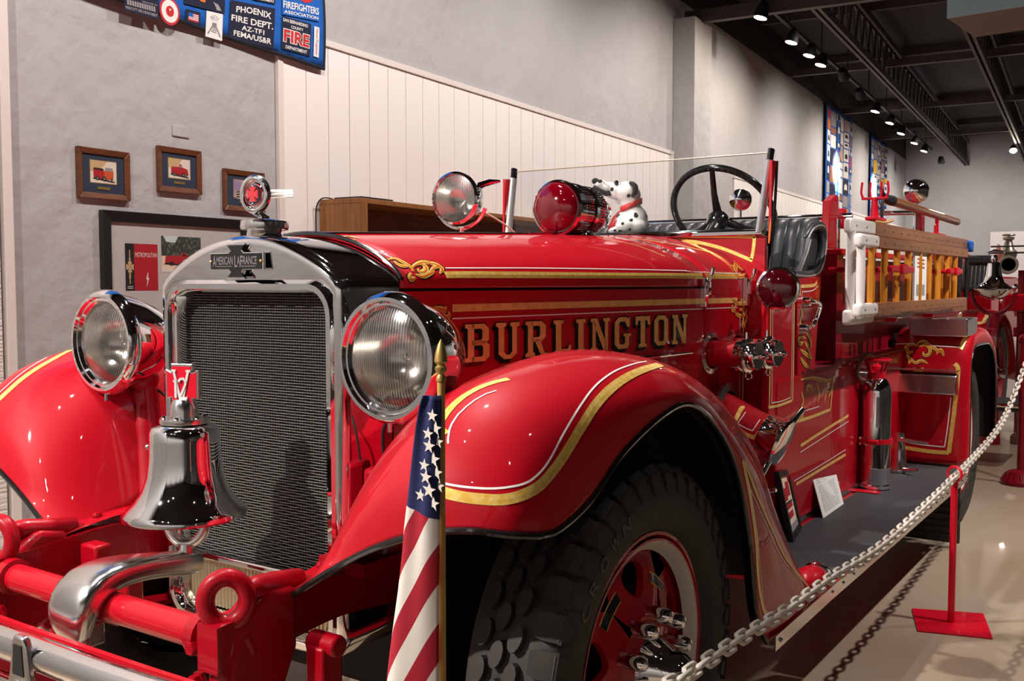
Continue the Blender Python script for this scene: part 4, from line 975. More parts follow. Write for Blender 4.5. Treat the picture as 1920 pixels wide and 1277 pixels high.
# bumper: two chrome tubes, clamps, red spring bar
for z, y in ((.672, 1.12), (.565, 1.125)):
    m = MB().tube(catmull([(-1.0, y+.16, z), (-.85, y+.05, z), (-.5, y, z), (0, y-.008, z), (.5, y, z), (.85, y+.05, z), (1.0, y+.16, z)], 6), .034, 24); obj('bumper_tube', m, CHROME, T)
for x in (.072, -.62, .62):
    y = 1.085+.02*abs(x)
    P = [(-.018, .050), (.018, .050), (.026, .030), (.034, -.02), (.05, -.075), (.05, -.19), (-.05, -.19), (-.05, -.075), (-.034, -.02), (-.026, .030)]
    k = obj('bumper_clamp', MB().prism(P, (x, y, .672), (1, 0, 0), (0, 0, 1), (0, -.018, 0)), SATIN, T, bevel=.006)
    obj('clamp_inlay', MB().prism([(-.014, .032), (.014, .032), (.020, -.03), (-.020, -.03)], (x, y-.0185, .672), (1, 0, 0), (0, 0, 1), (0, -.001, 0)), BLACKM, k, smooth=0)
    m = MB(); m.torus((x, y-.018, .602), (0, -1, 0), .026, .007, 24, 8); obj('clamp_ring', m, SATIN, k)
    for e in (-1, 1): obj('clamp_bolt', MB().ball((x+e*.036, y-.018, .590), .010, 10), CHROME, k)
for z0, dz in ((.664, .0), (.575, 0)):
    P = catmull([(-.95, 1.30, z0), (-.62, 1.20, z0+.005), (-.3, 1.17, z0+.005), (.1, 1.165, z0+.005), (.5, 1.18, z0), (.80, 1.21, z0), (.95, 1.30, z0)], 6)
    rows = [[p+V((0, -.006, -.02)), p+V((0, -.006, .02)), p+V((0, .006, .02)), p+V((0, .006, -.02))] for p in P]; obj('bumper_spring_bar', MB().grid(rows, True), RED, T, smooth=40)
for sx in (1, -1): obj('bumper_arm', MB().box((sx*.30, 1.235, .59), (.05, .10, .05)), CHAS, T, bevel=.008)
# lower brackets seen in the dark below the far hook
for x, y, z in ((-.22, 1.52, .66), (-.32, 1.50, .70)): obj('chassis_bracket', MB().box((x, y, z), (.07, .05, .12)), CHAS, T, bevel=.008)
for sx in (1, -1):
    h = MB().box((sx*.40, 1.80, .90), (.05, .10, .18)); k = obj('engine_mount', h, CHAS, T, bevel=.012)
    for y in (1.765, 1.825): inst('bolt', proto(MB().lathe([(.0, .014), (.010, .014), (.012, .010), (.012, .002), (.018, .002), (.018, 0)], (0, 0, 0), (sx*.6, -1, 0), 12), SATIN), (sx*.425, y-.02, .965), None, k)
for sx in (1, -1): obj('splash_apron', MB().hexa([V((sx*.345, 1.90, .70)), V((sx*.345, 1.93, .70)), V((sx*.345, 1.93, 1.36)), V((sx*.345, 1.90, 1.36))], [V((sx*.46, 1.94, .70)), V((sx*.46, 1.97, .70)), V((sx*.40, 1.97, 1.30)), V((sx*.40, 1.94, 1.30))]), RED, T, smooth=0)
obj('underbody_blocker', MB().box((0, 2.60, .47), (.50, 1.1, .36)), DARK, T, bevel=.03)  # dark box added below the engine to block the lit floor behind
obj('belly_pan', MB().box((0, 3.2, .60), (.60, 2.6, .05)), DARK, T, smooth=0)

# --- wheels
def wheel(cx, cy, sx, name, blocks, R=.5, W=.235, front=True):
    c = V((cx, cy, R)); ax = V((sx, 0, 0)); h = W/2
    prof = [(.31, -h*.62), (.335, -h*.86), (.36, -h*1.0), (.42, -h*1.0), (.455, -h*.95), (.472, -h*.88), (.480, -h*.7), (.483, 0), (.480, h*.7), (.472, h*.88), (.455, h*.95), (.42, h*1.0), (.36, h*1.0), (.335, h*.86), (.31, h*.62)]
    k = R/.5
    ty = obj(name, MB().lathe([(r*k, z) for r, z in prof], c, ax, 72), RUBBER, T, smooth=45)
    if blocks:
        rx = MB()           # oval lug: an elliptic prism; x is across the tread, y along it, z out
        pts = [(.0165*math.cos(a*PI/6), .030*math.sin(a*PI/6)) for a in range(12)]
        rx.prism(pts, (0, 0, -.006), (1, 0, 0), (0, 1, 0), (0, 0, .020)); lug = proto(rx, RUBBER, 30)
        sb = MB(); P = [(-.026, -.026), (.0, -.032), (.03, -.030), (.03, .030), (.0, .032), (-.026, .026)]
        sb.hexa([V((a, b, -.01)) for a, b in P], [V((a-(.012 if a > .02 else 0), b*.93, .015 if a < .02 else -.002)) for a, b in P]); sho = proto(sb, RUBBER, 30)
        N = 40
        for i in range(N):
            for cc in (-1, 0, 1, 2):
                a = 2*PI*(i+.5*(cc % 2))/N; d = V((0, math.cos(a), math.sin(a)))
                # angles that can be seen: front, top and the lower front of the tread
                an = math.degrees(a) % 360
                if 318 > an > 285: continue
                t = V((0, -math.sin(a), math.cos(a)))
                if cc < 2:
                    rot = rotm(ax, t*sx, d) @ Matrix.Rotation(R_(10), 3, 'Z'); inst('tread_block', lug, c+d*.486*k+ax*(cc*.040-.018), rot, ty)
                else:
                    rot = rotm(ax, t*sx, d); inst('tread_block', sho, c+d*.482*k+ax*.088, rot, ty)
        # shoulder ribs running down the sidewall
        m = MB()
        for i in range(N):
            a = 2*PI*(i+.0)/N; d = V((0, math.cos(a), math.sin(a))); t = V((0, -math.sin(a), math.cos(a)))*.024
            A = [c+ax*h*.93+d*.477*k+t*e for e in (-1, 1)]; B = [c+ax*h*1.03+d*.425*k+t*e*.55 for e in (1, -1)]
            m.hexa([A[0]+ax*.004, A[1]+ax*.004, B[0]+ax*.002, B[1]+ax*.002], [A[0]-ax*.02, A[1]-ax*.02, B[0]-ax*.02, B[1]-ax*.02])
        o = obj('sidewall_ribs', m, RUBBER, ty, smooth=0); o['kind'] = 'stuff'
        m = MB()
        for q, ch in enumerate('CROWN'):
            a = R_(146-q*8.5); cc = c+V((h*1.0, .405*math.cos(a), .405*math.sin(a))); tg = V((0, math.sin(a), -math.cos(a))); rd = V((0, math.cos(a), math.sin(a)))
            text(m, ch, lambda x, y: cc+tg*x+rd*y+V((.0022, 0, 0)), height=.034, width=.038, bold=.02)
        obj('sidewall_lettering', m, MATS['tyre_letter'] if 'tyre_letter' in MATS else mat('tyre_letter', (.075, .066, .056), .6), ty, smooth=0)
    k *= 1.15
    rim = obj('rim_flange', MB().lathe([(.262*k, h*.2), (.266*k, h*.62), (.276*k, h*.80), (.283*k, h*.80), (.285*k, h*.66)], c, ax, 64), RED, ty)
    obj('white_band', MB().lathe([(.263*k, h*.80), (.250*k, h*.72), (.240*k, h*.55)], c, ax, 64), mat('white_rim_band', (.62, .58, .54), .4) if 'white_rim_band' not in MATS else MATS['white_rim_band'], ty)
    obj('rim_well', MB().lathe([(.268*k, h*.80), (.263*k, h*.80)], c, ax, 64), RED, ty)
    # dished disc with rounded hand holes
    def disc_pt(r, a, dz=0):
        f = max(0, min(1, (r-.085)/.155)); z = h*.42+(.060)*(1-f)**1.4
        return c+ax*(z+dz)+V((0, math.cos(a), math.sin(a)))*r*k
    m = MB(); NH = 5; rr = [.085, .10, .12, .14, .16, .18, .20, .22, .240]; na = 20
    def hole(r, a): # a in -pi/NH..pi/NH
        x = a*r; y = r-.188; return (abs(x)/(.034+.012*(y/.034)*-1))**2.4+(abs(y)/.034)**2.4 < 1
    for s_ in range(NH):
        a0 = 2*PI*s_/NH+.35
        # hole boundary as an outline; fill between it and the sector border by angular mapping about the hole centre
        out = []; inn = []; n = 48
        lo, hi, sp = .112, .240, PI/NH
        for q in range(n):
            th = 2*PI*q/n; dx, dy = math.cos(th), math.sin(th)
            # square-ish sector border in (a, r) space
            t1 = min(sp/abs(dx) if abs(dx) > 1e-9 else 9, (hi-.183)/dy if dy > 1e-9 else ((.183-lo)/-dy if dy < -1e-9 else 9))
            out.append((a0+dx*t1, .183+dy*t1))
            tri = .043*(1+.25*dy); inn.append((a0+dx*tri/.183, .183+dy*.037))
        for ring_ in range(6):
            f0, f1 = ring_/6, (ring_+1)/6
            for q in range(n):
                w_ = (q+1) % n
                def L(A, B, f): return (A[0]*(1-f)+B[0]*f, A[1]*(1-f)+B[1]*f)
                p = [L(inn[q], out[q], f0), L(inn[w_], out[w_], f0), L(inn[w_], out[w_], f1), L(inn[q], out[q], f1)]
                m.add([disc_pt(r, a) for a, r in p], [(0, 1, 2, 3)])
        vs = []
        m.add([disc_pt(r, a) for a, r in inn]+[disc_pt(r, a, -.018) for a, r in inn], [(q, (q+1) % n, n+(q+1) % n, n+q) for q in range(n)])
    for q in range(64):
        a, b = 2*PI*q/64, 2*PI*(q+1)/64; m.add([disc_pt(.112, a), disc_pt(.112, b), disc_pt(.06, b), disc_pt(.06, a)], [(0, 1, 2, 3)])
    obj('wheel_disc', m, RED, ty, smooth=50, weld=True)
    for s_ in range(NH):
        a0 = 2*PI*(s_+.5)/NH+.35; m = MB()
        for mi, w_, dz in ((0, .010, .0016), (1, .0125, .0010)):
            m.mi = mi; m.grid([[disc_pt(.183+e*w_, a0+f*.44, dz) for e in (-1, 0, 1)] for f in [-.5+i/8 for i in range(9)]])
        obj('disc_stripe', m, [BLACKP, GOLD], ty, smooth=0)
    obj('wheel_back', MB().lathe([(.0, -h*.2), (.26*k, -h*.2)], c, ax, 32), DARK, ty)
    if not front: return ty
    nut = proto(MB().lathe([(.020, 0), (.020, .03), (.019, .052), (.014, .064), (0, .068)], (0, 0, 0), ax, 14), CHROME)
    for q in range(10):
        a = 2*PI*q/10+.2; inst('lug_nut', nut, c+ax*(h*.42+.040)+V((0, math.cos(a), math.sin(a)))*.112*k, None, ty)
    m = MB().lathe([(.085, .0), (.082, .045), (.060, .085), (.052, .10), (.050, .125), (.035, .145), (.0, .15)], c+ax*(h*.42+.015), ax, 36); obj('hub_cap', m, CHROME, ty)
    return ty
wheel(.835, 2.15, 1, 'front_wheel', True); wheel(-.835, 2.15, -1, 'front_wheel', False)

BRUSH = mat('brushed_steel', (.80, .79, .77), .38, .9)
# --- dash panel, windscreen, pillars
m = MB().prism([(-.612, .72), (.612, .72), (.612, 1.612), (.3, 1.628), (0, 1.634), (-.3, 1.628), (-.612, 1.612)], (0, 3.788, 0), (1, 0, 0), (0, 0, 1), (0, .024, 0))
dash = obj('dash_panel', m, RED, T, smooth=0); dashT = [m.bvh()]
mb = MB()
for px in ([(1222, 443), (1330, 443), (1416, 444)], [(1415, 444), (1413, 465), (1409, 487)], [(1230, 446), (1300, 453), (1355, 466), (1411, 489)]): strip(mb, dashT, px, .013, .0014)
obj('gold_stripe', mb, GOLD, T, smooth=0); 
obj('dash_top', MB().box((0, 3.92, 1.632), (1.02, .22, .024)), BLACKP, T, bevel=.004)
WB, WT = AY(1428, 436, 3.785), AY(1445, 302, 3.845); WT2 = AY(1447.5, 280, 3.853)
ws = obj('windscreen', MB().hexa([V((-.60, 3.785, 1.63)), V((.60, 3.785, 1.63)), V((.60, 3.853, WT2.z-.012)), V((-.60, 3.853, WT2.z-.012))], [V((-.60, 3.791, 1.63)), V((.60, 3.791, 1.63)), V((.60, 3.859, WT2.z-.012)), V((-.60, 3.859, WT2.z-.012))]), GLASS, T, smooth=0)
obj('glass_edge', MB().cyl((-.60, 3.856, WT2.z-.012), (.60, 3.856, WT2.z-.012), .0035, seg=6), mat('glass_edge_tint', (.30, .26, .18), .4), ws)
obj('windscreen_sill', MB().hexa([V((-.612, 3.762, 1.612)), V((.612, 3.762, 1.612)), V((.612, 3.762, 1.636)), V((-.612, 3.762, 1.636))], [V((-.612, 3.80, 1.617)), V((.612, 3.80, 1.617)), V((.612, 3.80, 1.640)), V((-.612, 3.80, 1.640))]), CHROME, T, bevel=.006)
for sx in (1, -1):
    b0_, t0_, e0_ = AY(1423, 438, 3.772), AY(1443, 302, 3.84), AY(1446.5, 280, 3.85); b_, t_, t2 = [V((sx*q.x, q.y, q.z)) for q in (b0_, t0_, e0_)]
    po = obj('windscreen_post', MB().tube([b_, t_], .014, 12, flat=(1.0, 1.5)), BRUSH, T)
    obj('post_clip', MB().tube([t_, t2], .013, 10, flat=(1, 1.5)), BLACKP, po)
pil = [AX(u, v, .634) for u, v in ((1448, 300), (1456, 302), (1447, 385), (1443, 437), (1440, 500), (1437, 565), (1437, 800), (1399, 800), (1403, 640), (1413, 520), (1428, 440), (1435, 385))]
pil = [q if q.y > 3.79 else V((q.x, 3.79, q.z)) for q in pil]
pm = MB().hexa(pil, [q-V((.010, 0, 0)) for q in pil]); obj('door_pillar', pm, RED, T, smooth=0, bevel=.003); obj('door_pillar', pm.mirror(), RED, T, smooth=0, bevel=.003)
pT = [pm.bvh()]
mb = MB(); strip(mb, pT, [(1436, 505), (1430, 560), (1428, 640), (1427, 770)], .010); strip(mb, pT, [(1448, 380), (1440, 470), (1433, 520)], .008); obj('gold_stripe', mb, ORNG, T, smooth=0)
mb = MB(); strip(mb, pT, [(1432, 510), (1424, 570), (1421, 650), (1420, 770)], .003); obj('white_stripe', mb, WHITE, T, smooth=0)
P = [AX(u, v, .634) for u, v in ((1457, 302), (1452, 400), (1444, 500), (1439, 570), (1437, 660), (1437, 775), (1440, 796), (1460, 790), (1490, 774))]
ed = MB().tube(catmull(P, 4), .006, 8); obj('door_rubber', ed, BLACKM, T); obj('door_rubber', ed.mirror(), BLACKM, T)

# --- cab sides, seat, lower body
BX0 = .66
low = MB().box((0, 4.86, .745), (2*BX0, 2.10, .61)); obj('lower_body', low, RED, T, smooth=0, bevel=.012)
def xprism(px, x, th, name, m, bev=.006, mir=True, par=T):
    pts = [AX(u, v, x) for u, v in px]; mb = MB().hexa(pts, [q-V((th, 0, 0)) for q in pts]); o = obj(name, mb, m, par, smooth=0, bevel=bev)
    if mir: obj(name, mb.mirror(), m, par, smooth=0, bevel=bev)
    return mb
q1 = xprism([(1441, 556), (1491, 562), (1491, 768), (1441, 788)], .655, .03, 'cab_door', RED)
q2 = xprism([(1494, 524), (1541, 516), (1533, 620), (1528, 700), (1496, 708)], .66, .03, 'quarter_panel', RED)
bT = [low.bvh(), q1.bvh(), q2.bvh()]
def bline(paths, w, m, nm):
    for p in paths:
        mb = MB(); strip(mb, bT, p, w, .0022)
        if mb.v: obj(nm, mb, m, T, smooth=0)
bline([[(1444, 575), (1443, 680), (1441, 764)], [(1441, 764), (1460, 760), (1484, 751)], [(1485, 751), (1487, 660), (1488, 570)]], .011, GOLDL, 'gold_stripe')
bline([[(1448, 575), (1447, 680), (1446, 755)], [(1446, 756), (1465, 752), (1482, 745)], [(1482, 745), (1484, 660), (1485, 570)]], .0035, WHITE, 'white_stripe')
bline([[(1500, 537), (1525, 535), (1531, 528)], [(1500, 537), (1499, 555)], [(1494, 790), (1520, 782), (1556, 768)], [(1500, 836), (1540, 810), (1590, 779)], [(1492, 908), (1530, 885), (1585, 852)], [(1556, 768), (1560, 730), (1562, 705)]], .014, GOLDL, 'gold_stripe')
bline([[(1503, 547), (1522, 545), (1533, 536)], [(1503, 547), (1502, 562)], [(1500, 848), (1540, 822), (1590, 790)], [(1488, 902), (1530, 877), (1585, 843)], [(1510, 770), (1535, 762)]], .004, WHITE, 'white_stripe')
scroll('body_scroll', bT, [spiral(1503, 640, 2, 9, 0, 330, 8), [(1500, 575), (1504, 590), (1500, 605), (1506, 620)], [(1502, 610), (1512, 622), (1520, 640), (1518, 655)], [(1508, 640), (1516, 655), (1520, 668)], [(1500, 655), (1512, 665), (1522, 672)], [(1500, 670), (1508, 682), (1518, 690)]], T, .02)
scroll('body_scroll', bT, [spiral(1516, 730, 3, 8, 90, 400, 8), [(1500, 712), (1525, 709), (1550, 714), (1558, 709)], [(1530, 716), (1535, 735), (1533, 755)], [(1545, 716), (1548, 735), (1545, 755)], [(1502, 735), (1506, 752), (1500, 768)], [(1500, 770), (1505, 780), (1499, 790)], [(1556, 712), (1558, 730), (1553, 745)]], T, .016)
obj('body_ledge', MB().box((0, 5.01, 1.056), (2*BX0+.012, 1.79, .012)), DRED, T, smooth=0, bevel=.003)
# seat: pleated leather back and cushion, rolled arms
rows = []; NP = 20; yb = 4.40
for i in range(NP*8+1):
    x = -.58+1.16*i/(NP*8); bul = .020*abs(math.sin(PI*i/8))**.6; r = []
    for z, dy in ((.95, .02), (1.15, .0), (1.35, .01), (1.52, .04), (1.63, .075), (1.685, .11), (1.70, .15), (1.69, .19), (1.6, .20)): r.append(V((x, yb+dy-bul*(1 if z < 1.69 else .5), z+(bul*.25 if z > 1.6 else 0))))
    rows.append(r)
st = obj('seat_back', MB().grid(rows), LEATH, T, smooth=50, solid=.02)
for i in range(1, NP):
    x = -.58+1.16*i/NP; obj('piping', MB().tube([V((x, yb+dy-.003, z)) for z, dy in ((.97, .02), (1.15, .0), (1.35, .01), (1.52, .04), (1.63, .075), (1.683, .11))], .0028, 6), LSEAM, st)
obj('seat_cushion', MB().box((0, 4.15, .98), (1.16, .50, .16)), LEATH, T, bevel=.04)
for sx in (1, -1):
    P = [V((sx*.635, q.y, q.z)) for q in [AX(u, v, .635) for u, v in ((1508, 446), (1519, 428), (1532, 423), (1541, 431), (1542, 460), (1537, 492), (1528, 511), (1510, 518), (1484, 516))]]
    ar = obj('seat_arm', MB().tube(catmull(P, 5), [.004, .010, .014, .017, .019]+[.022]*(len(catmull(P, 5))-5), 12), LEATH, T)
    Q = [AX(u, v, .62) for u, v in ((1526, 428), (1540, 430), (1539, 480), (1530, 508), (1512, 516), (1500, 516), (1517, 470))]; Q = [V((sx*.62, q.y, q.z)) for q in Q]
    obj('arm_panel', MB().hexa(Q, [q-V((sx*.03, 0, 0)) for q in Q]), LEATH, ar, bevel=.008)
    obj('arm_piping', MB().tube(catmull([p+V((sx*.020, -.006, 0)) for p in P], 5), .004, 6), LSEAM, ar)
# steering wheel and column
SW = V((.335, 4.035, 1.725)); wax = V((.03, .80, .60)).normalized()
sw = obj('steering_wheel', MB().torus(SW, wax, .222, .0145, 64, 12), BLACKP, T)
ex_, ey_, _ = basis(wax); hubp = SW-wax*.045
for a in (92, 212, 332):
    d = ex_*math.cos(R_(a))+ey_*math.sin(R_(a)); obj('spoke', MB().tube([hubp+d*.03, hubp+d*.12+wax*.012, SW+d*.212], [.019, .013, .011], 10), BLACKP, sw)
obj('hub', MB().lathe([(.0, .025), (.025, .022), (.042, .005), (.048, -.02), (.036, -.05), (.0, -.05)], hubp, wax, 24), BLACKP, sw)
obj('column', MB().cyl(hubp-wax*.04, hubp-wax*.62, .026, seg=16), SATIN, sw)
bm_ = MB()
for i in range(48):
    a = 2*PI*i/48; bm_.ball(SW+(ex_*math.cos(a)+ey_*math.sin(a))*.222-wax*.013, .0065, 6)
o = obj('finger_grips', bm_, BLACKP, sw); o['kind'] = 'stuff'
# door handle, red side lamp
hp = [AX(u, v, x) for u, v, x in ((1508, 566, .66), (1520, 566, .70), (1534, 568, .715), (1537, 578, .72), (1526, 606, .72), (1520, 614, .70), (1502, 616, .66))]
dh = obj('grab_handle', MB().tube(catmull(hp, 4), .0095, 10), CHROME, T)
for p in (hp[0], hp[-1]): obj('handle_base', MB().lathe([(.0, .03), (.018, .028), (.024, .0)], p-V((.002, 0, 0)), (1, 0, 0), 14), CHROME, dh)
c = AX(1459, 541, .735); ax = (.18, -1, .03)
sl = obj('side_lamp', MB().lathe([(.0, -.11), (.03, -.105), (.058, -.07), (.072, -.02), (.076, .0), (.080, .004), (.078, .014), (.070, .016)], c, ax, 36), CHROME, T, label='round dark red side lamp')
obj('lens', MB().lathe([(.071*math.cos(a*PI/20), .010+.024*math.sin(a*PI/20)) for a in range(11)], c, ax, 36), SMOKE, sl)
obj('lamp_bracket', MB().tube([c+V((-.02, .08, 0)), c+V((-.06, .10, -.01)), V((.63, c.y+.10, c.z-.01))], .012, 8), CHROME, sl)
obj('rim_screw', MB().lathe([(0, .01), (.006, .008), (.007, 0)], c+V((0, -.006, -.079)), (0, 0, -1), 8), CHROME, sl)
# suction ports with chrome caps
for k, (u, v, L_) in enumerate(((1332, 664, .20), (1377, 656, .18))):
    h = hit(hoodT, u, v); p = V((h[0].x, h[0].y, 1.168)); ax = V((1, -.10, -.02)).normalized()
    f = obj('port_flange', MB().lathe([(.0, .0), (.078, .0), (.078, .010), (.060, .014)], p-ax*.002, ax, 32), SATIN, T)
    obj('port_pipe', MB().cyl(p, p+ax*L_*.62, .050, seg=28), RED, f)
    q = p+ax*L_*.58
    obj('port_cap', MB().lathe([(.052, 0), (.060, .004), (.060, .022), (.054, .026), (.054, .034), (.064, .037), (.064, .043), (.052, .047), (.052, .075), (.048, .080), (.0, .080)], q, ax, 32), CHROME, f)
    obj('cap_knob', MB().lathe([(.010, .078), (.008, .092), (.014, .098), (.010, .108), (0, .110)], q, ax, 12), CHROME, f)
    obj('cap_lever', MB().tube([q+ax*.03+V((0, 0, .055)), q+ax*.03+V((0, 0, .085))], [.008, .006], 8), CHROME, f)
    obj('cap_ring', MB().torus(q+ax*.04+V((0, 0, -.075)), (0, 1, 0), .012, .003, 14, 6), CHROME, f)
    m = MB()
    for a in range(6): m.ball(p+ax*.010+V((0, math.cos(a*PI/3), math.sin(a*PI/3)))*.069, .006, 6)
    o = obj('flange_screws', m, CHROME, f); o['kind'] = 'stuff'
# big suction inlet with two handled cap
pa = V((.55, 3.55, .935)); pb = V((.765, 3.55, .850)); ax = (pb-pa).normalized()
inl = obj('suction_inlet', MB().tube([pa-ax*.05, pa+ax*.12, pb-ax*.02], [.082, .072, .072], 32), RED, T)
obj('inlet_flange', MB().lathe([(.0, 0), (.11, 0), (.11, .012), (.08, .016)], V((.555, pa.y, pa.z+.01)), (1, 0, 0), 28), SATIN, inl)
cp_ = obj('inlet_cap', MB().lathe([(.073, -.07), (.078, -.066), (.080, -.02), (.088, -.008), (.092, .010), (.086, .018), (.05, .024), (.0, .026)], pb, ax, 40), CHROME, inl)
hd = V((0, 0, 1)); hd = (hd-ax*hd.dot(ax)).normalized(); hd = (hd*.82+V((0, 1, 0))*.57).normalized()
for e in (-1, 1): obj('cap_handle', MB().tube([pb+hd*(e*.075), pb+hd*(e*.11)+ax*.005, pb+hd*(e*.155)+ax*.01], [.017, .013, .011], 10), CHROME, cp_)
ii = [inl]; sT = [MB().tube([pa-ax*.05, pa+ax*.12, pb-ax*.02], [.082, .072, .072], 32).bvh()]
mb = MB()
for px in ([(1379, 788), (1390, 766), (1396, 765)], [(1385, 806), (1400, 815), (1416, 821)], [(1416, 822), (1427, 805), (1437, 788)]): strip(mb, sT, px, .016)
obj('gold_stripe', mb, GOLD, inl, smooth=0); mb = MB()
for px in ([(1384, 793), (1398, 773)], [(1384, 794), (1397, 802), (1411, 808)], [(1411, 808), (1425, 787)]): strip(mb, sT, px, .0035)
obj('white_stripe', mb, WHITE, inl, smooth=0)
obj('inlet_yoke', MB().tube([AX(1425, 850, .70), AX(1415, 865, .69), AX(1408, 885, .67)], [.045, .04, .035], 12), DRED, inl)
obj('drain_cock', MB().tube([AX(1425, 922, .70), AX(1455, 918, .76)], [.018, .010], 10), CHROME, T)

# --- running board
ob = [(.665, 3.30), (1.015, 3.30), (1.03, 3.36), (1.03, 5.70), (1.01, 5.79), (.95, 5.835), (.665, 5.835)]
rbm = MB().prism(ob, (0, 0, .390), (1, 0, 0), (0, 1, 0), (0, 0, .026))
rbs = [obj('running_board', rbm, RED, T, smooth=0, bevel=.004), obj('running_board', rbm.mirror(), RED, T, smooth=0, bevel=.004)]
top = [(x-(.012 if x > .9 else -.02), y) for x, y in ob]
mm_ = MB().prism(top, (0, 0, .415), (1, 0, 0), (0, 1, 0), (0, 0, .006))
for o, q in zip(rbs, (mm_, mm_.mirror())): obj('rubber_tread', q, MATB, o, smooth=0)
P = [V((1.034, 2.76, .392)), V((1.036, 3.30, .402)), V((1.036, 5.68, .404))]; 
rows = [[p+V((0, 0, -.022)), p+V((.004, 0, -.022)), p+V((.004, 0, .022)), p+V((0, 0, .022))] for p in P]; tr = MB().grid(rows, True); tr.add(rows[0], [(0, 1, 2, 3)])
to = obj('edge_trim', tr, SATIN, rbs[0], smooth=0); obj('edge_trim', tr.mirror(), SATIN, rbs[1], smooth=0)
pr = proto(MB().ball((0, 0, 0), .007, 8), SATIN)
for k in range(20): inst('rivet', pr, (1.039, 3.30+k*.125, .405), None, rbs[0])
inst('rivet', pr, (1.039, 2.80, .393), None, rbs[0])
obj('fender_foot', MB().ball((.965, 3.31, .425), .07, 16, sc3=(.85, 1.1, .75)), RED, T); obj('foot_bead', MB().torus((.965, 3.375, .42), (0, 1, .1), .052, .006, 20, 6, a0=0, a1=PI), CHROME, T)
obj('board_skirt', MB().box((.66, 4.6, .42), (.02, 2.4, .06)), SATIN, T, smooth=0)
fl_ = obj('mud_flap', MB().box((.83, 5.74, .20), (.34, .03, .34)), RUBBER, T, bevel=.004); obj('mud_flap', MB().box((-.83, 5.74, .20), (.34, .03, .34)), RUBBER, T, bevel=.004)
for k in range(8): obj('flap_rib', MB().box((.83, 5.722, .07+k*.037), (.33, .012, .012)), RUBBER, fl_, smooth=0)

# --- rear fender
prof = [(5.86, .43), (5.86, .62), (5.86, .82), (5.865, .96), (5.89, 1.07), (5.95, 1.135), (6.06, 1.165), (6.3, 1.175), (6.55, 1.16), (6.75, 1.08), (6.86, .93), (6.90, .70), (6.91, .45)]
prof = [(p.x, p.y) for p in catmull([V((a, b, 0)) for a, b in prof], 4)]
rows = []
for (y, z) in prof:
    d = V((0, 6.38-y, .55-z)).normalized(); r = []
    for x, k in ((.61, 0), (.75, 0), (.90, 0), (.955, .004), (.985, .018), (1.0, .045), (1.003, .085), (1.0, .10)): r.append(V((x, y, z))+d*k)
    rows.append(r)
rf = MB().grid(rows)
both('rear_fender', rf, RED, smooth=45, solid=.005)
both('fender_edging', MB().tube([r[-1] for r in rows], .006, 8), BLACKP)
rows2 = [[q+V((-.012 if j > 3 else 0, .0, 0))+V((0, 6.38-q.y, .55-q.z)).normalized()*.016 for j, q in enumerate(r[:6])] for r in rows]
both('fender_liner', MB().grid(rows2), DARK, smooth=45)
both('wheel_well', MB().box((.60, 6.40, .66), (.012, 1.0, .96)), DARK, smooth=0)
rfT = [rf.bvh()]
def rline(paths, w, m, nm):
    for p in paths:
        mb = MB(); strip(mb, rfT, p, w, .002)
        if mb.v: obj(nm, mb, m, T, smooth=0)
rline([[(1790, 682), (1796, 690), (1795, 715), (1788, 780), (1779, 849)], [(1779, 849), (1740, 846), (1690, 838)], [(1801, 655), (1808, 638), (1820, 622)]], .022, GOLD, 'gold_stripe')
rline([[(1783, 745), (1777, 800), (1771, 838)], [(1771, 838), (1730, 834), (1700, 829)], [(1745, 648), (1775, 650), (1800, 651)], [(1660, 646), (1690, 645), (1715, 644)]], .006, WHITE, 'white_stripe')
scroll('fender_scroll', rfT, [spiral(1708, 656, 3, 11, 0, 330, 9), spiral(1735, 660, 3, 13, 200, -130, 9), [(1692, 659), (1700, 650), (1712, 646), (1724, 650)], [(1722, 650), (1740, 646), (1756, 656), (1768, 662)], [(1756, 664), (1764, 656), (1770, 668)], [(1704, 668), (1716, 680), (1728, 676), (1740, 682)], [(1712, 690), (1722, 694), (1732, 690)], [(1718, 646), (1730, 640), (1742, 644)], [(1700, 664), (1706, 674), (1704, 682)]], T, .020, 'gold leaf scroll on the front of the rear fender')
st_ = obj('folding_step', MB().hexa([V((.60, 5.855, .945)), V((.955, 5.855, .945)), V((.955, 5.80, .925)), V((.60, 5.80, .925))], [V((.60, 5.855, .815)), V((.955, 5.855, .815)), V((.955, 5.765, .825)), V((.60, 5.765, .825))]), SATIN, T, bevel=.006)
obj('step_lip', MB().box((.778, 5.825, .952), (.36, .055, .008)), SATIN, st_)
c = [AY(u, v, 5.80) for u, v in ((1700, 645), (1803, 641), (1803, 612), (1700, 612))]
obj('tread_box', MB().box((.84, 6.02, 1.185), (.30, .30, .10)), SATIN, T, bevel=.006)
wheel(.80, 6.38, 1, 'rear_wheel', False, R=.5, W=.23, front=False); wheel(-.80, 6.38, -1, 'rear_wheel', False, R=.5, W=.23, front=False)

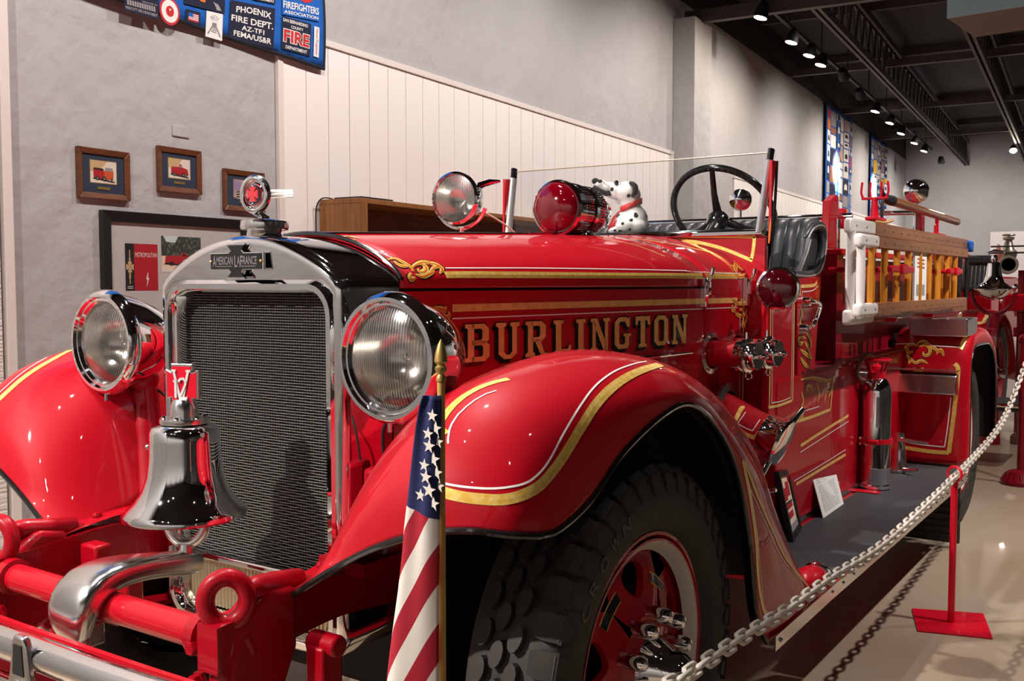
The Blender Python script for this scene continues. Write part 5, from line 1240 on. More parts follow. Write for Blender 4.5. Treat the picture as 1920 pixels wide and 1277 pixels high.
# --- rear body, rails, tailboard
rbx = MB().box((0, 6.32, 1.30), (1.14, 3.1, .50)); obj('hose_body', rbx, DRED, T, smooth=0, bevel=.01)
obj('body_cap', MB().box((0, 4.84, 1.575), (1.26, .16, .03)), RED, T, bevel=.006)
for sx in (1, -1): obj('body_rail', MB().box((sx*.575, 6.32, 1.575), (.06, 3.08, .03)), RED, T, bevel=.006)
obj('front_bulkhead', MB().box((0, 4.80, 1.05), (1.22, .10, 1.02)), DRED, T, smooth=0)
q = [AX(u, v, .55) for u, v in ((1552, 466), (1572, 466), (1573, 372), (1569, 365), (1558, 376))]
obj('grab_post', MB().hexa(q, [p-V((.04, 0, 0)) for p in q]), RED, T, bevel=.005)
obj('post_clamp', MB().box(AX(1579, 410, .53), (.03, .06, .10)), REDMET, T, bevel=.006)
zr = AY(1500, 409, 4.95).z
obj('cross_rail', MB().cyl((-.56, 4.95, zr), (.62, 4.95, zr), .016, seg=12), CHROME, T)
obj('side_rail', MB().tube([AX(1640, 400, .50), AX(1738, 399, .50)], .014, 10), CHROME, T)
rp = AX(1725, 424, .50); obj('rail_post', MB().hexa([rp+V((-.02, -.05, -.12)), rp+V((.02, -.05, -.12)), rp+V((.02, -.05, .10)), rp+V((-.02, -.05, .10))], [rp+V((-.02, .05, -.12)), rp+V((.02, .05, -.12)), rp+V((.02, .05, .10)), rp+V((-.02, .05, .10))]), DRED, T, bevel=.01)
obj('rail_post', MB().cyl((.50, AX(1640, 400, .50).y, 1.58), AX(1640, 400, .50), .014, seg=10), DRED, T)
for e in (-1, 1): obj('rail_post', MB().cyl((e*.55, 4.95, 1.58), (e*.55, 4.95, zr), .014, seg=10), CHROME, T)
tb = obj('tailboard', MB().box((0, 8.70, .47), (1.96, .60, .05)), MATB, T, bevel=.01)
obj('tailboard_edge', MB().tube([(-.99, 8.40, .49), (.96, 8.40, .49), (1.0, 8.46, .49), (1.0, 9.0, .49)], .016, 8), CHROME, tb)
obj('tail_quarter', MB().box((0, 8.35, .78), (1.5, .25, .60)), DRED, T, smooth=0)
obj('tail_chassis', MB().box((0, 7.4, .62), (.9, 2.0, .30)), DARK, T, smooth=0)
for sx in (1, -1):      # rear flood lamps seen from behind their chrome shells
    c = V((sx*.56+.02, 6.45, 1.985)); fl2 = obj('flood_lamp', MB().lathe([(.074*math.sin(a*PI/24), -.080*math.cos(a*PI/24)) for a in range(13)]+[(.074, .02)], c, (0, 1, 0), 40), CHROME, T)
    obj('lens', MB().lathe([(.073, .016), (.0, .028)], c, (0, 1, 0), 24), LEADG, fl2)
    obj('lamp_stem', MB().cyl(c+V((0, 0, -.07)), V((c.x, c.y, 1.585)), .012, seg=10), CHROME, fl2)
# lamp on the scuttle and red warning light
c = V((-.44, 3.19, 1.765)); ax = V((.12, -1, 0)).normalized()
sp = obj('spot_lamp', MB().lathe([(.0, -.125), (.03, -.122), (.065, -.10), (.090, -.055), (.100, .0), (.105, .004), (.105, .016), (.096, .022), (.092, .014)], c, ax, 40), CHROME, T, label='clear chrome scuttle lamp')
obj('reflector', MB().lathe([(.092, .012), (.075, -.03), (.045, -.065), (.0, -.08)], c, ax, 32), LEADG, sp); obj('lens', MB().lathe([(.093, .013), (.05, .020), (.0, .023)], c, ax, 36), FLUTE, sp)
obj('lamp_yoke', MB().torus(c+V((0, .03, 0)), ax, .118, .008, 24, 8, a0=PI+.35, a1=2*PI-.35), CHROME, sp)
obj('lamp_stem', MB().cyl(c+V((0, .03, -.118)), V((c.x, c.y+.03, hz(3.22, abs(c.x))-.01)), .010, seg=8), CHROME, sp)
obj('lamp_handle', MB().tube([c+V((.02, .10, .05)), c+V((.05, .16, .075)), c+V((.07, .20, .08))], [.016, .012, .006], 8), CHROME, sp)
obj('wire', MB().tube(catmull([c+V((.05, .12, -.05)), c+V((.10, .2, -.10)), c+V((.13, .3, -.17))], 5), .004, 6), IVORY, sp)
c = V((.0, 3.25, 1.712)); ax = V((.05, -1, 0)).normalized()
wl_ = obj('warning_light', MB().lathe([(.0, -.36), (.025, -.355), (.055, -.335), (.078, -.295), (.090, -.24), (.096, -.22), (.096, -.16), (.088, -.155), (.088, -.115), (.099, -.11), (.099, -.03), (.101, .0)], c, ax, 48), CHROME, T, label='large red warning light in a ribbed chrome housing')
obj('rim', MB().lathe([(.099, -.004), (.106, .0), (.106, .012), (.098, .020), (.092, .014)], c, ax, 48), CHROME, wl_)
obj('lens', MB().lathe([(.094*math.cos(a*PI/20), .012+.046*math.sin(a*PI/20)) for a in range(11)], c, ax, 48), REDGL, wl_)
obj('black_band', MB().lathe([(.0885, -.152), (.0895, -.15), (.0895, -.12), (.0885, -.118)], c, ax, 40), BLACKP, wl_)
m = MB(); ex_, ey_, az_ = basis(ax)
for i in range(60):
    a = 2*PI*i/60; d = ex_*math.cos(a)+ey_*math.sin(a)
    m.tube([c+d*.0985+ax*-.102, c+d*.0985+ax*-.045], .0026, 4); m.tube([c+d*.0955+ax*-.215, c+d*.0955+ax*-.165], .0026, 4)
o = obj('housing_ribs', m, CHROME, wl_); o['kind'] = 'stuff'
obj('light_foot', MB().lathe([(.05, 0), (.045, .012), (.022, .02), (.018, .04), (.0, .04)], V((.005, 3.42, hz(3.43, 0)-.004)), (0, 0, 1), 20), CHROME, wl_)
obj('light_foot', MB().cyl(c+V((0, .01, -.10)), V((c.x, c.y+.01, hz(3.25, 0)-.004)), .010, seg=8), CHROME, wl_)

# ================================================================== THINGS ON THE TRUCK
# ladders hung on edge along the side
def ladder(x, tl, tr, bl, br, thick, beam, label, rungs, wl_frac, y_off):
    A, B, Cc, D = AX(*tl, x), AX(*tr, x), AX(*bl, x), AX(*br, x); y0 = (A.y+Cc.y)/2; y1 = max(B.y, D.y)
    zt, zb = (A.z+B.z)/2, (Cc.z+D.z)/2
    t = thing('ladder', (x-thick/2, (y0+y1)/2, zb-beam), label, 'ladder', None)
    yw = y0+(y1-y0)*wl_frac
    for z, nm in ((zt, 1), (zb, -1)):
        o = obj('beam', MB().box((x-thick/2, (yw+y1)/2, z), (thick, y1-yw, beam)), WOOD, t, bevel=.004)
        obj('beam_end', MB().box((x-thick/2, (y0+yw)/2, z), (thick+.004, yw-y0+.002, beam+.004)), WPAINT, t, bevel=.014, bseg=3)
        m = MB(); k = int((y1-y0)/.16)
        pr_ = proto(MB().ball((0, 0, 0), .006, 6), BRASS)
        for q in range(k): inst('rivet', pr_, (x+.001, y0+.06+q*.16, z), None, o)
    for yy, r, mm in rungs(y0, y1): obj('rung', MB().tube([(x-thick/2, yy, zb), (x-thick/2, yy, (zb+zt)/2), (x-thick/2, yy, zt)], [r*.9, r, r*.9], 12), mm, t)
    return t, y0, y1, zt, zb
lr = lambda y0, y1: [(y0+.055, .020, WPAINT)]+[(y0+.21+k*.225, .0165, RUNG) for k in range(int((y1-y0-.15)/.225))]
lad2, *_a = ladder(.80, (1600, 417), (1816, 462), (1592, 602), (1810, 570), .035, .062, 'longer wooden ladder with white ends hung on the truck side, inner of two', lambda y0, y1: [(y0+.05, .022, WPAINT)]+[(y0+.40+k*.225, .015, RUNG) for k in range(int((y1-y0-.4)/.225))], .145, 0)
lad1, *_b = ladder(.875, (1616, 432), (1812, 487), (1614, 586), (1813, 563), .035, .052, 'shorter wooden ladder with white ends and yellow rungs, outer of two', lr, .12, 0)
for u0, u1 in ((1801, 1798), (1814, 1811)):
    obj('roof_hook', MB().cyl(AX(u0, 482, .78), AX(u1, 560, .78), .013, seg=10), BLACKM, lad2)
obj('hook_bar', MB().cyl(AX(1806, 482, .775), AX(1837, 484, .775), .010, seg=8), BLACKM, lad2)
# ladder brackets on the body (parts of the truck)
for (u, v, w) in ((1690, 505, .42), (1790, 509, .34)):
    p = AX(u, v, .905); m = MB().box(p, (.022, w, .030)); m.box(p+V((.012, 0, .0)), (.016, w*.25, .045)); b = obj('ladder_clamp', m, REDMET, T, bevel=.006)
    obj('clamp_rod', MB().cyl(p, V((.58, p.y, p.z)), .012, seg=8), REDMET, b)
for y in (4.9, 5.7): obj('ladder_hanger', MB().box((.70, y, 1.255), (.30, .04, .02)), REDMET, T, bevel=.004)
# sign in a clear sleeve between the rungs
c = [AX(u, v, .862) for u, v in ((1716, 466), (1738, 473), (1736, 571), (1714, 574))]
t = thing('sign_board', (.862, (c[0].y+c[1].y)/2, c[2].z), 'white notice with red and grey pictures set upright between the ladder rungs', 'sign')
obj('sheet', MB().hexa(c, [q-V((.01, 0, 0)) for q in c]), PAPER, t, smooth=0)
def onq(c, x, y, d): return (c[0]*(1-x)+c[1]*x)*(1-y)+(c[3]*(1-x)+c[2]*x)*y+V((d, 0, 0))
m = MB()
for y in (.15, .22, .29): m.add([onq(c, .2, y, .001), onq(c, .8, y, .001), onq(c, .8, y+.03, .001), onq(c, .2, y+.03, .001)], [(0, 1, 2, 3)])
m.mi = 1; m.add([onq(c, .15, .62, .001), onq(c, .85, .62, .001), onq(c, .85, .82, .001), onq(c, .15, .82, .001)], [(0, 1, 2, 3)])
obj('print', m, [HOTP, QGREY], t, smooth=0)
# pike pole in its forks
def fork(u, v, x, label):
    p = AX(u, v, x); fk = obj('pole_fork', MB().box(p, (.13, .03, .012)), REDMET, T, bevel=.004)
    for e in (-1, -.33, .5, 1): obj('fork_prong', MB().tube(catmull([p+V((e*.055, 0, 0)), p+V((e*.068, 0, .03)), p+V((e*.064, 0, .085))], 4), .006, 8), REDMET, fk)
    obj('fork_post', MB().cyl(p+V((0, 0, -.10)), p, .022, .016, seg=12), REDMET, fk)
    obj('fork_base', MB().box(p+V((0, .03, -.105)), (.06, .20, .018)), REDMET, fk, bevel=.006)
    return p
p1 = fork(1640, 372, .62, ''); p2 = AX(1757, 414, .62)
hk = obj('pole_hook', MB().torus(p2, (.9, .1, 0), .032, .009, 20, 8, a0=-.4*PI, a1=1.2*PI), REDMET, T)
obj('hook_post', MB().cyl(p2+V((0, -.02, -.09)), p2+V((0, -.02, -.03)), .015, seg=10), REDMET, hk); obj('hook_base', MB().box(p2+V((0, 0, -.09)), (.06, .28, .016)), REDMET, hk, bevel=.005)
for p in (p1, p2):
    obj('fork_leg', MB().cyl((p.x-.03, p.y, 1.585), (p.x-.03, p.y, p.z-.10), .016, seg=10), REDMET, T)
    obj('tie_rope', MB().tube(catmull([p+V((.03, -.08, -.125)), p+V((.035, .08, -.122)), p+V((.03, .26, -.10))], 5), .008, 6), TANR, T)
a, b = AX(1668, 375, .62), AX(1797, 417, .62)
t = thing('pike_pole', (.62, (a.y+b.y)/2, b.z), 'wooden pike pole with a black iron hook lying in red forks above ladders', 'pole')
d = (b-a).normalized()
obj('shaft', MB().tube([a, b-d*.05, b], [.026, .024, .012], 14), WOOD, t); obj('socket', MB().tube([a-d*.14, a-d*.02, a+d*.05], [.016, .027, .029], 12), BLACKM, t)
obj('hook', MB().tube(catmull([a-d*.12, a-d*.16+V((0, 0, .03)), a-d*.20+V((0, 0, .055))], 4), [.018, .016, .014, .012, .012, .01, .008, .006, .003], 8), BLACKM, t)
obj('hook', MB().tube(catmull([a-d*.12, a-d*.15+V((0, 0, -.02)), a-d*.16+V((0, 0, -.09)), a-d*.14+V((0, 0, -.15))], 4), .008, 8), BLACKM, t)
# blue rag at the ladder end
c = AX(1815, 462, .80); tag(obj('blue_cloth', MB().box(c+V((0, .02, 0)), (.05, .09, .07)), QBLUE, bevel=.012), 'small blue cloth wrapped on the far ladder end', 'cloth')

# fire extinguisher in its red bracket
bx, by = .73, 5.03
t = thing('fire_extinguisher', (bx, by, .421), 'polished chrome soda acid fire extinguisher standing on the running board', 'extinguisher')
zt = AX(1636, 708, bx).z
obj('tank', MB().lathe([(.0, .0), (.068, .0), (.074, .006), (.074, .022), (.070, .026), (.072, .10), (.074, .104), (.074, .110), (.0715, .114), (.0715, zt-.421-.075), (.066, zt-.421-.042), (.048, zt-.421-.012), (.030, zt-.421), (0, zt-.421)], (bx, by, .421), (0, 0, 1), 40), CHROME, t)
obj('collar', MB().lathe([(.030, -.012), (.042, -.008), (.042, .022), (.034, .026), (.0, .026)], (bx, by, zt), (0, 0, 1), 28), REDMET, t)
hw_ = obj('hand_wheel', MB().torus((bx, by, zt+.082), (0, 0, 1), .062, .007, 32, 8), REDMET, t)
for k in range(5):
    a = k*2*PI/5+.5; obj('wheel_spoke', MB().tube([(bx+.036*math.cos(a), by+.036*math.sin(a), zt+.02), (bx+.060*math.cos(a), by+.060*math.sin(a), zt+.082)], .006, 8), REDMET, hw_)
obj('cap_boss', MB().lathe([(.034, .02), (.028, .05), (.012, .06), (.0, .062)], (bx, by, zt), (0, 0, 1), 20), REDMET, t)
obj('hose', MB().tube(catmull([(bx-.03, by-.05, zt-.02), (bx-.05, by-.13, zt-.0), (bx-.045, by-.17, zt+.06), (bx-.02, by-.11, zt+.115), (bx-.01, by-.02, zt+.10)], 7), .011, 10), HOSE, t)
obj('hose_nipple', MB().cyl((bx-.02, by-.045, zt-.022), (bx-.035, by-.085, zt-.016), .012, seg=10), CHROME, t)
m = MB()
for k in range(2): m.grid([[V((bx+.0722*math.cos(R_(a)), by+.0722*math.sin(R_(a)), z)) for z in (.73, .88)] for a in range(-75, -20, 8)])
obj('data_plate', m, SATIN, t, smooth=60)
bk = MB().box((bx-.088, by-.02, .68), (.014, .07, .52)); bk.box((bx-.02, by-.115, .424), (.15, .06, .006)); eb = obj('extinguisher_bracket', bk, REDMET, T, bevel=.003)
obj('bracket_strap', MB().lathe([(.074, -.012), (.080, -.012), (.080, .012), (.074, .012)], (bx, by, .66), (0, 0, 1), 32), REDMET, eb)
obj('strap_latch', MB().box((bx+.01, by-.086, .66), (.05, .016, .02)), REDMET, eb, bevel=.004)
for z in (.648, .676): obj('strap_bolt', MB().cyl((bx-.05, by-.06, z), (bx-.05, by-.085, z), .007, seg=8), CHROME, eb)
# polished nozzle with two handles
nx, ny = .725, 5.54
t = thing('hose_nozzle', (nx, ny, .421), 'polished flared nozzle with two handles standing behind the extinguisher on running board', 'nozzle')
obj('body', MB().lathe([(.0, 0), (.052, 0), (.056, .008), (.053, .022), (.040, .05), (.034, .10), (.030, .15), (.026, .155), (.026, .20), (.022, .21), (.0, .21)], (nx, ny, .421), (0, 0, 1), 28), SATIN, t)
obj('handle', MB().tube([(nx+.0, ny-.02, .60), (nx+.10, ny-.03, .592), (nx+.15, ny-.03, .590)], [.012, .009, .007], 8), SATIN, t); obj('handle', MB().tube([(nx+.03, ny-.035, .44), (nx+.085, ny-.06, .448), (nx+.11, ny-.07, .452)], [.012, .010, .007], 8), SATIN, t)
# framed photo leaning on the running board
def quad_thing(name, label, cat, px, x_top, m_face, border, th, facefn):
    bl, br_ = AZ(*px[3], .4215), AZ(*px[2], .4215)
    tl, tr_ = AX(*px[0], bl.x-x_top), AX(*px[1], br_.x-x_top)
    return bl, br_, tl, tr_
bl, br_, tl, tr_ = quad_thing('', '', '', [(1459, 884), (1478, 880), (1503, 990), (1487, 1017)], .045, None, 0, 0, None)
nrm = (br_-bl).cross(tl-bl).normalized(); nrm = nrm if nrm.x > 0 else -nrm
t = thing('photo_frame', (bl+br_)/2, 'small black framed photo of red engines propped on the running board front', 'picture')
def fq(x, y, d=0): return (bl*(1-x)+br_*x)*(1-y)+(tl*(1-x)+tr_*x)*y+nrm*d
m = MB()
for a, b, c, d in (((0, 0), (1, 0), (.90, .10), (.10, .10)), ((1, 0), (1, 1), (.90, .92), (.90, .10)), ((1, 1), (0, 1), (.10, .92), (.90, .92)), ((0, 1), (0, 0), (.10, .10), (.10, .92))): m.hexa([fq(*q, -.018) for q in (a, b, c, d)], [fq(*q, .002) for q in (a, b, c, d)])
obj('frame', m, FRB, t, smooth=0); obj('back', MB().hexa([fq(*q, -.016) for q in ((.05, .05), (.95, .05), (.95, .95), (.05, .95))], [fq(*q, -.012) for q in ((.05, .05), (.95, .05), (.95, .95), (.05, .95))]), FRB, t, smooth=0)
m = MB(); m.add([fq(*q, -.006) for q in ((.1, .1), (.9, .1), (.9, .92), (.1, .92))], [(0, 1, 2, 3)])
for k, (x0, y0, x1, y1, mi) in enumerate(((.2, .42, .8, .50, 1), (.2, .55, .5, .74, 1), (.5, .6, .8, .82, 1), (.3, .28, .7, .38, 1), (.2, .5, .8, .53, 2), (.1, .1, .9, .2, 3))): m.mi = mi; m.add([fq(*q, -.0055+.0003*k) for q in ((x0, y0), (x1, y0), (x1, y1), (x0, y1))], [(0, 1, 2, 3)])
obj('photograph', m, [CREAM, PRED, INK, QGREY], t, smooth=0)
obj('easel_leg', MB().hexa([fq(.4, .6, -.018), fq(.6, .6, -.018), fq(.6, .6, -.022), fq(.4, .6, -.022)], [V((q.x, q.y, .4215)) for q in (fq(.4, 0, -.09), fq(.6, 0, -.09), fq(.6, 0, -.095), fq(.4, 0, -.095))]), FRB, t, smooth=0)
# typed card in a clear stand
bl, br_, tl, tr_ = quad_thing('', '', '', [(1519, 879), (1561, 861), (1582, 945), (1544, 972)], .075, None, 0, 0, None)
nrm = (br_-bl).cross(tl-bl).normalized(); nrm = nrm if nrm.x > 0 else -nrm
t = thing('card_stand', (bl+br_)/2, 'typed white information card in a clear slanted stand on the running board', 'sign')
obj('card', MB().hexa([fq(*q, 0) for q in ((0, 0), (1, 0), (1, 1), (0, 1))], [fq(*q, -.003) for q in ((0, 0), (1, 0), (1, 1), (0, 1))]), PAPER, t, smooth=0)
m = MB(); rnd = random.Random(5)
for k in range(26):
    y = .93-.034*k
    if k in (1, 2, 5, 9): continue
    x = .12 if k > 4 else .40; xe = .88 if k > 9 else (.62 if k < 5 else .5)
    while x < xe-.03:
        w = rnd.uniform(.03, .09); m.add([fq(x, y, .0006), fq(min(x+w, xe), y, .0006), fq(min(x+w, xe), y+.012, .0006), fq(x, y+.012, .0006)], [(0, 1, 2, 3)]); x += w+.022
o = obj('typed_lines', m, GREYINK, t, smooth=0); o['kind'] = 'stuff'
f0, f1 = V((bl.x+.0, bl.y, .4215)), V((br_.x, br_.y, .4215)); dn = V((-.13, -.02, 0))
obj('stand_foot', MB().hexa([f0, f1, f1+dn, f0+dn], [q+V((0, 0, .003)) for q in (f0, f1, f1+dn, f0+dn)]), GLASS, t, smooth=0)

# plush dalmatian behind the windscreen
DP = V((-.06, 3.97, 1.652)); ea = (_R*1.0).normalized(); eb = V((0, 0, 1)); ec = ea.cross(eb); K = .00236
def D3(u, v, w=0): return DP+ea*((u-1183)*K)+eb*((436-v)*K)+ec*w
dogr = Matrix((ea, eb, ec)).transposed()
t = thing('plush_dalmatian', DP, 'sitting black spotted white plush dalmatian with red ribbon behind the windscreen', 'plush toy')
m = MB()
for (u, v, w, a, b, c_) in ((1186, 412, 0, 26, 27, 26), (1185, 424, 0, 30, 18, 30), (1181, 395, 0, 19, 22, 20), (1176, 380, 0, 16, 18, 17), (1171, 362, 0, 22, 21, 22), (1184, 368, 0, 14, 20, 18), (1155, 358, 0, 18, 14, 14), (1138, 352, 0, 18, 10, 10), (1122, 346, 0, 12, 9, 9), (1150, 366, 0, 16, 9, 11),
                             (1166, 424, -.055, 18, 12, 10), (1166, 424, .055, 18, 12, 10), (1160, 418, .03, 8, 20, 8), (1160, 418, -.03, 8, 20, 8), (1152, 432, .035, 14, 6, 8), (1152, 432, -.035, 14, 6, 8)):
    m.ball(D3(u, v, w), K, 18, sc3=(a, b, c_), rot=dogr)
bd_ = obj('body', m, FURS, t, smooth=0)
md = bd_.modifiers.new('r', 'REMESH'); md.mode = 'VOXEL'; md.voxel_size = .0055; md.use_smooth_shade = True
sm = bd_.modifiers.new('s', 'SMOOTH'); sm.iterations = 6; sm.factor = .5
obj('nose', MB().ball(D3(1113, 341, 0), K, 12, sc3=(7, 6, 7), rot=dogr), FURB, t)
for e in (1, -1):
    obj('eye', MB().ball(D3(1151, 345, e*.026), K, 10, sc3=(4.5, 5, 2.5), rot=dogr), BLACKP, t)
    obj('ear', MB().tube(catmull([D3(1176, 346, e*.040), D3(1184, 352, e*.052), D3(1184, 364, e*.054), D3(1178, 372, e*.052)], 5), [.014, .018, .022, .024, .026, .027, .027, .026, .025, .024, .022, .020, .018, .015, .012, .008][:16], 10, flat=(1, .45), up=ec), FURB, t)
obj('mouth', MB().tube(catmull([D3(1110, 352, -.012), D3(1118, 357, -.021), D3(1130, 363, -.024), D3(1140, 366, -.022)], 5), .0085, 8), FURB, t); obj('mouth', MB().tube(catmull([D3(1110, 352, .012), D3(1118, 357, .021), D3(1130, 363, .024), D3(1140, 366, .022)], 5), .0085, 8), FURB, t)
G = []
for k in range(33):
    a = 2*PI*k/32; p = D3(1180, 386, 0)+ea*(.046*math.cos(a))+ec*(.047*math.sin(a))+eb*(.020*math.cos(a)); G.append([p-eb*.013, p+eb*.013])
obj('ribbon', MB().grid(G), RIB, t, smooth=60, solid=.003, solid_off=1)
rows = [[D3(1158, 396, -.03), D3(1164, 396, -.02)], [D3(1148, 406, -.04), D3(1160, 408, -.03)], [D3(1142, 418, -.045), D3(1156, 420, -.035)], [D3(1138, 432, -.05), D3(1150, 433, -.04)]]
obj('ribbon_tail', MB().grid(rows), RIB, t, smooth=60, solid=.003, solid_off=1); rows = [[p+ec*.05+ea*.02 for p in r] for r in rows]; obj('ribbon_tail', MB().grid(rows), RIB, t, smooth=60, solid=.003)
n = 20; m = MB()
tc_ = D3(1158, 374, -.062)
for r, mi, d in ((8.5, 0, 0), (7, 1, .0006), (5, 0, .0012)): m.mi = mi; m.add([tc_+ea*(r*.8*K*math.cos(2*PI*i/n))+eb*(r*K*math.sin(2*PI*i/n))-ec*d for i in range(n)], [tuple(range(n))])
m.mi = 2; text(m, 'PLUSH', lambda x, y: tc_+ea*x+eb*(y+5*K)-ec*.0016, width=11*K, height=4*K, bold=.03)
obj('hang_tag', m, [QWHITE, QBLUE, QYEL], t, smooth=0)

# ================================================================== FLAG
fx, fy = AY(829, 1200, 1.10).x, 1.10
t = thing('flag', (fx, fy, .50), 'small stars and stripes flag hanging furled on a gold tipped wooden staff', 'flag')
ztop = AY(825, 715, fy).z
obj('staff', MB().cyl((fx, fy, .50), (fx, fy, ztop), .0055, seg=10), POLE, t)
zs_ = AY(825, 655, fy).z
obj('spear_tip', MB().lathe([(.0, -.004), (.007, 0), (.007, .006), (.0045, .010), (.0085, .016), (.0085, .020), (.0055, .023), (.0095, .028), (.0085, .038), (.0045, .052), (.0, max(.06, zs_-ztop))], (fx, fy, ztop), (0, 0, 1), 16), BRASS, t)
fl_px = [(740, 808, 838), (760, 802, 838), (800, 796, 837), (860, 790, 835), (920, 784, 835), (980, 776, 834), (1040, 770, 834), (1100, 762, 833), (1160, 752, 833), (1220, 742, 833), (1277, 734, 833), (1330, 726, 833)]
def flag_pt(a, v):
    for i in range(len(fl_px)-1):
        if v <= fl_px[i+1][0] or i == len(fl_px)-2:
            f = (v-fl_px[i][0])/(fl_px[i+1][0]-fl_px[i][0]); l = fl_px[i][1]*(1-f)+fl_px[i+1][1]*f; r = fl_px[i][2]*(1-f)+fl_px[i+1][2]*f; break
    p = AY(r-(r-l)*a, v, fy); q = (v-740)/590
    p.y += -.012-.020*math.sin(a*PI*1.0)*(.4+q)-.010*math.sin(a*7+q*3)*a
    return p
me = bpy.data.meshes.new('cloth'); NV, NA = 64, 24; vs = []; uv = []
for i in range(NV+1):
    for j in range(NA+1):
        a, v = j/NA, 740+590*i/NV; vs.append(flag_pt(a, v)); uv.append((fl_px[0][2]-0-a*0, v))
m = MB(); m.v = vs
def pxof(i, j):
    v = 740+590*i/NV; a = j/NA; return a, v
for i in range(NV):
    for j in range(NA): m.f.append((i*(NA+1)+j, i*(NA+1)+j+1, (i+1)*(NA+1)+j+1, (i+1)*(NA+1)+j)); m.m.append(0)
cl = obj('cloth', m, [mat('flag_cloth', (.7, .65, .58), .85)], t, smooth=70, solid=.0012)
ul = cl.data.uv_layers.new(name='fold')
for lp in cl.data.loops:
    i, j = divmod(lp.vertex_index, NA+1); a, v = pxof(i, j)
    for k in range(len(fl_px)-1):
        if v <= fl_px[k+1][0] or k == len(fl_px)-2:
            f = (v-fl_px[k][0])/(fl_px[k+1][0]-fl_px[k][0]); l = fl_px[k][1]*(1-f)+fl_px[k+1][1]*f; r = fl_px[k][2]*(1-f)+fl_px[k+1][2]*f; break
    ul.data[lp.index].uv = ((r-(r-l)*a-735)/100, (v-740)/100)
mt = MATS['flag_cloth']; nt = mt.node_tree; b = nt.nodes['Principled BSDF']; uvn = nt.nodes.new('ShaderNodeUVMap'); uvn.uv_map = 'fold'; sep = nt.nodes.new('ShaderNodeSeparateXYZ'); nt.links.new(uvn.outputs[0], sep.inputs[0])
def mth(op, a, b_=None, c_=None):
    n_ = nt.nodes.new('ShaderNodeMath'); n_.operation = op
    for k, q in enumerate((a, b_, c_)):
        if q is None: continue
        if isinstance(q, (int, float)): n_.inputs[k].default_value = q
        else: nt.links.new(q, n_.inputs[k])
    return n_.outputs[0]
X_, Y_ = sep.outputs[0], sep.outputs[1]
# stripes sweep up to the right and steepen towards the bottom; the canton ends on a line that falls to the right
s1 = mth('ADD', mth('MULTIPLY', X_, 2.25), mth('MULTIPLY', Y_, .98)); s1 = mth('SUBTRACT', s1, mth('MULTIPLY', mth('MULTIPLY', X_, X_), .10))
fr_ = mth('FRACT', mth('ADD', mth('MULTIPLY', s1, .70), .12)); isr = mth('GREATER_THAN', fr_, .5)
can = mth('LESS_THAN', Y_, mth('ADD', mth('MULTIPLY', X_, .55), 1.77))
mx = nt.nodes.new('ShaderNodeMix'); mx.data_type = 'RGBA'; mx.inputs['A'].default_value = (.72, .66, .58, 1); mx.inputs['B'].default_value = (.36, .008, .022, 1); nt.links.new(isr, mx.inputs['Factor'])
mx2 = nt.nodes.new('ShaderNodeMix'); mx2.data_type = 'RGBA'; nt.links.new(mx.outputs['Result'], mx2.inputs['A']); mx2.inputs['B'].default_value = (.012, .018, .085, 1); nt.links.new(can, mx2.inputs['Factor']); nt.links.new(mx2.outputs['Result'], b.inputs['Base Color'])
clT = [m.bvh()]; mb = MB()
for (u, v, r) in ((812, 779, 8), (818, 803, 9), (804, 813, 8), (806, 836, 9), (823, 828, 8), (814, 861, 10), (797, 872, 8), (820, 886, 9), (800, 894, 9), (825, 911, 8), (806, 919, 10), (790, 928, 8), (814, 944, 9), (827, 938, 6)):
    h = hit(clT, u, v)
    if h is None: continue
    k = r*.00125; q = [h[0]+V((math.sin(2*PI*i/10+.1)*(k if i % 2 == 0 else k*.4), -.0022, math.cos(2*PI*i/10+.1)*(k if i % 2 == 0 else k*.4))) for i in range(10)]
    mb.add([h[0]+V((0, -.0022, 0))]+q, [(0, 1+i, 1+(i+1) % 10) for i in range(10)])
o = obj('stars', mb, FWHITE, t, smooth=0); o['kind'] = 'stuff'
obj('staff_holder', MB().tube([(fx, fy, .46), (fx, fy, .56)], .012, 10), CHAS, T); obj('holder_arm', MB().tube([(fx, fy, .50), (fx-.1, fy+.14, .52), (.93, 1.28, .57)], .012, 8), CHAS, T)

# ================================================================== BARRIERS
def stanchion(p, label, ht=.635):
    p = V((p.x, p.y, 0)); t = thing('stanchion', p, label, 'barrier post')
    c4 = [AZ(u, v, .0) for u, v in ((1711, 1153), (1848, 1163), (1866, 1211), (1722, 1196))]; ctr = sum(c4, V())/4; c4 = [q-ctr+p for q in c4]
    obj('base_plate', MB().hexa(c4, [q+V((0, 0, .008)) for q in c4]), REDMET, t, smooth=0, bevel=.002)
    obj('post', MB().cyl(p+V((0, 0, .008)), p+V((0, 0, ht-.025)), .014, seg=16), REDMET, t); obj('top_ring', MB().torus(p+V((0, 0, ht)), (.35, 1, 0), .030, .006, 24, 8), REDMET, t)
    return p
sp_ = AZ(1783, 1166, .008); RING = stanchion(sp_, 'plain red steel post on a square plate holding the white chain')+V((0, 0, .635))
lk = MB(); P = []
Lh, Rr = .016, .0125
for i in range(16):
    a = 2*PI*i/16; P.append(V((math.cos(a)*Rr, math.sin(a)*Rr+math.copysign(Lh, math.sin(a)) if abs(math.sin(a)) > 1e-6 else math.sin(a)*Rr, 0)))
lk.tube(P, .0056, 6, closed=True, up=(0, 0, 1)); link = proto(lk, IVORY, 60)
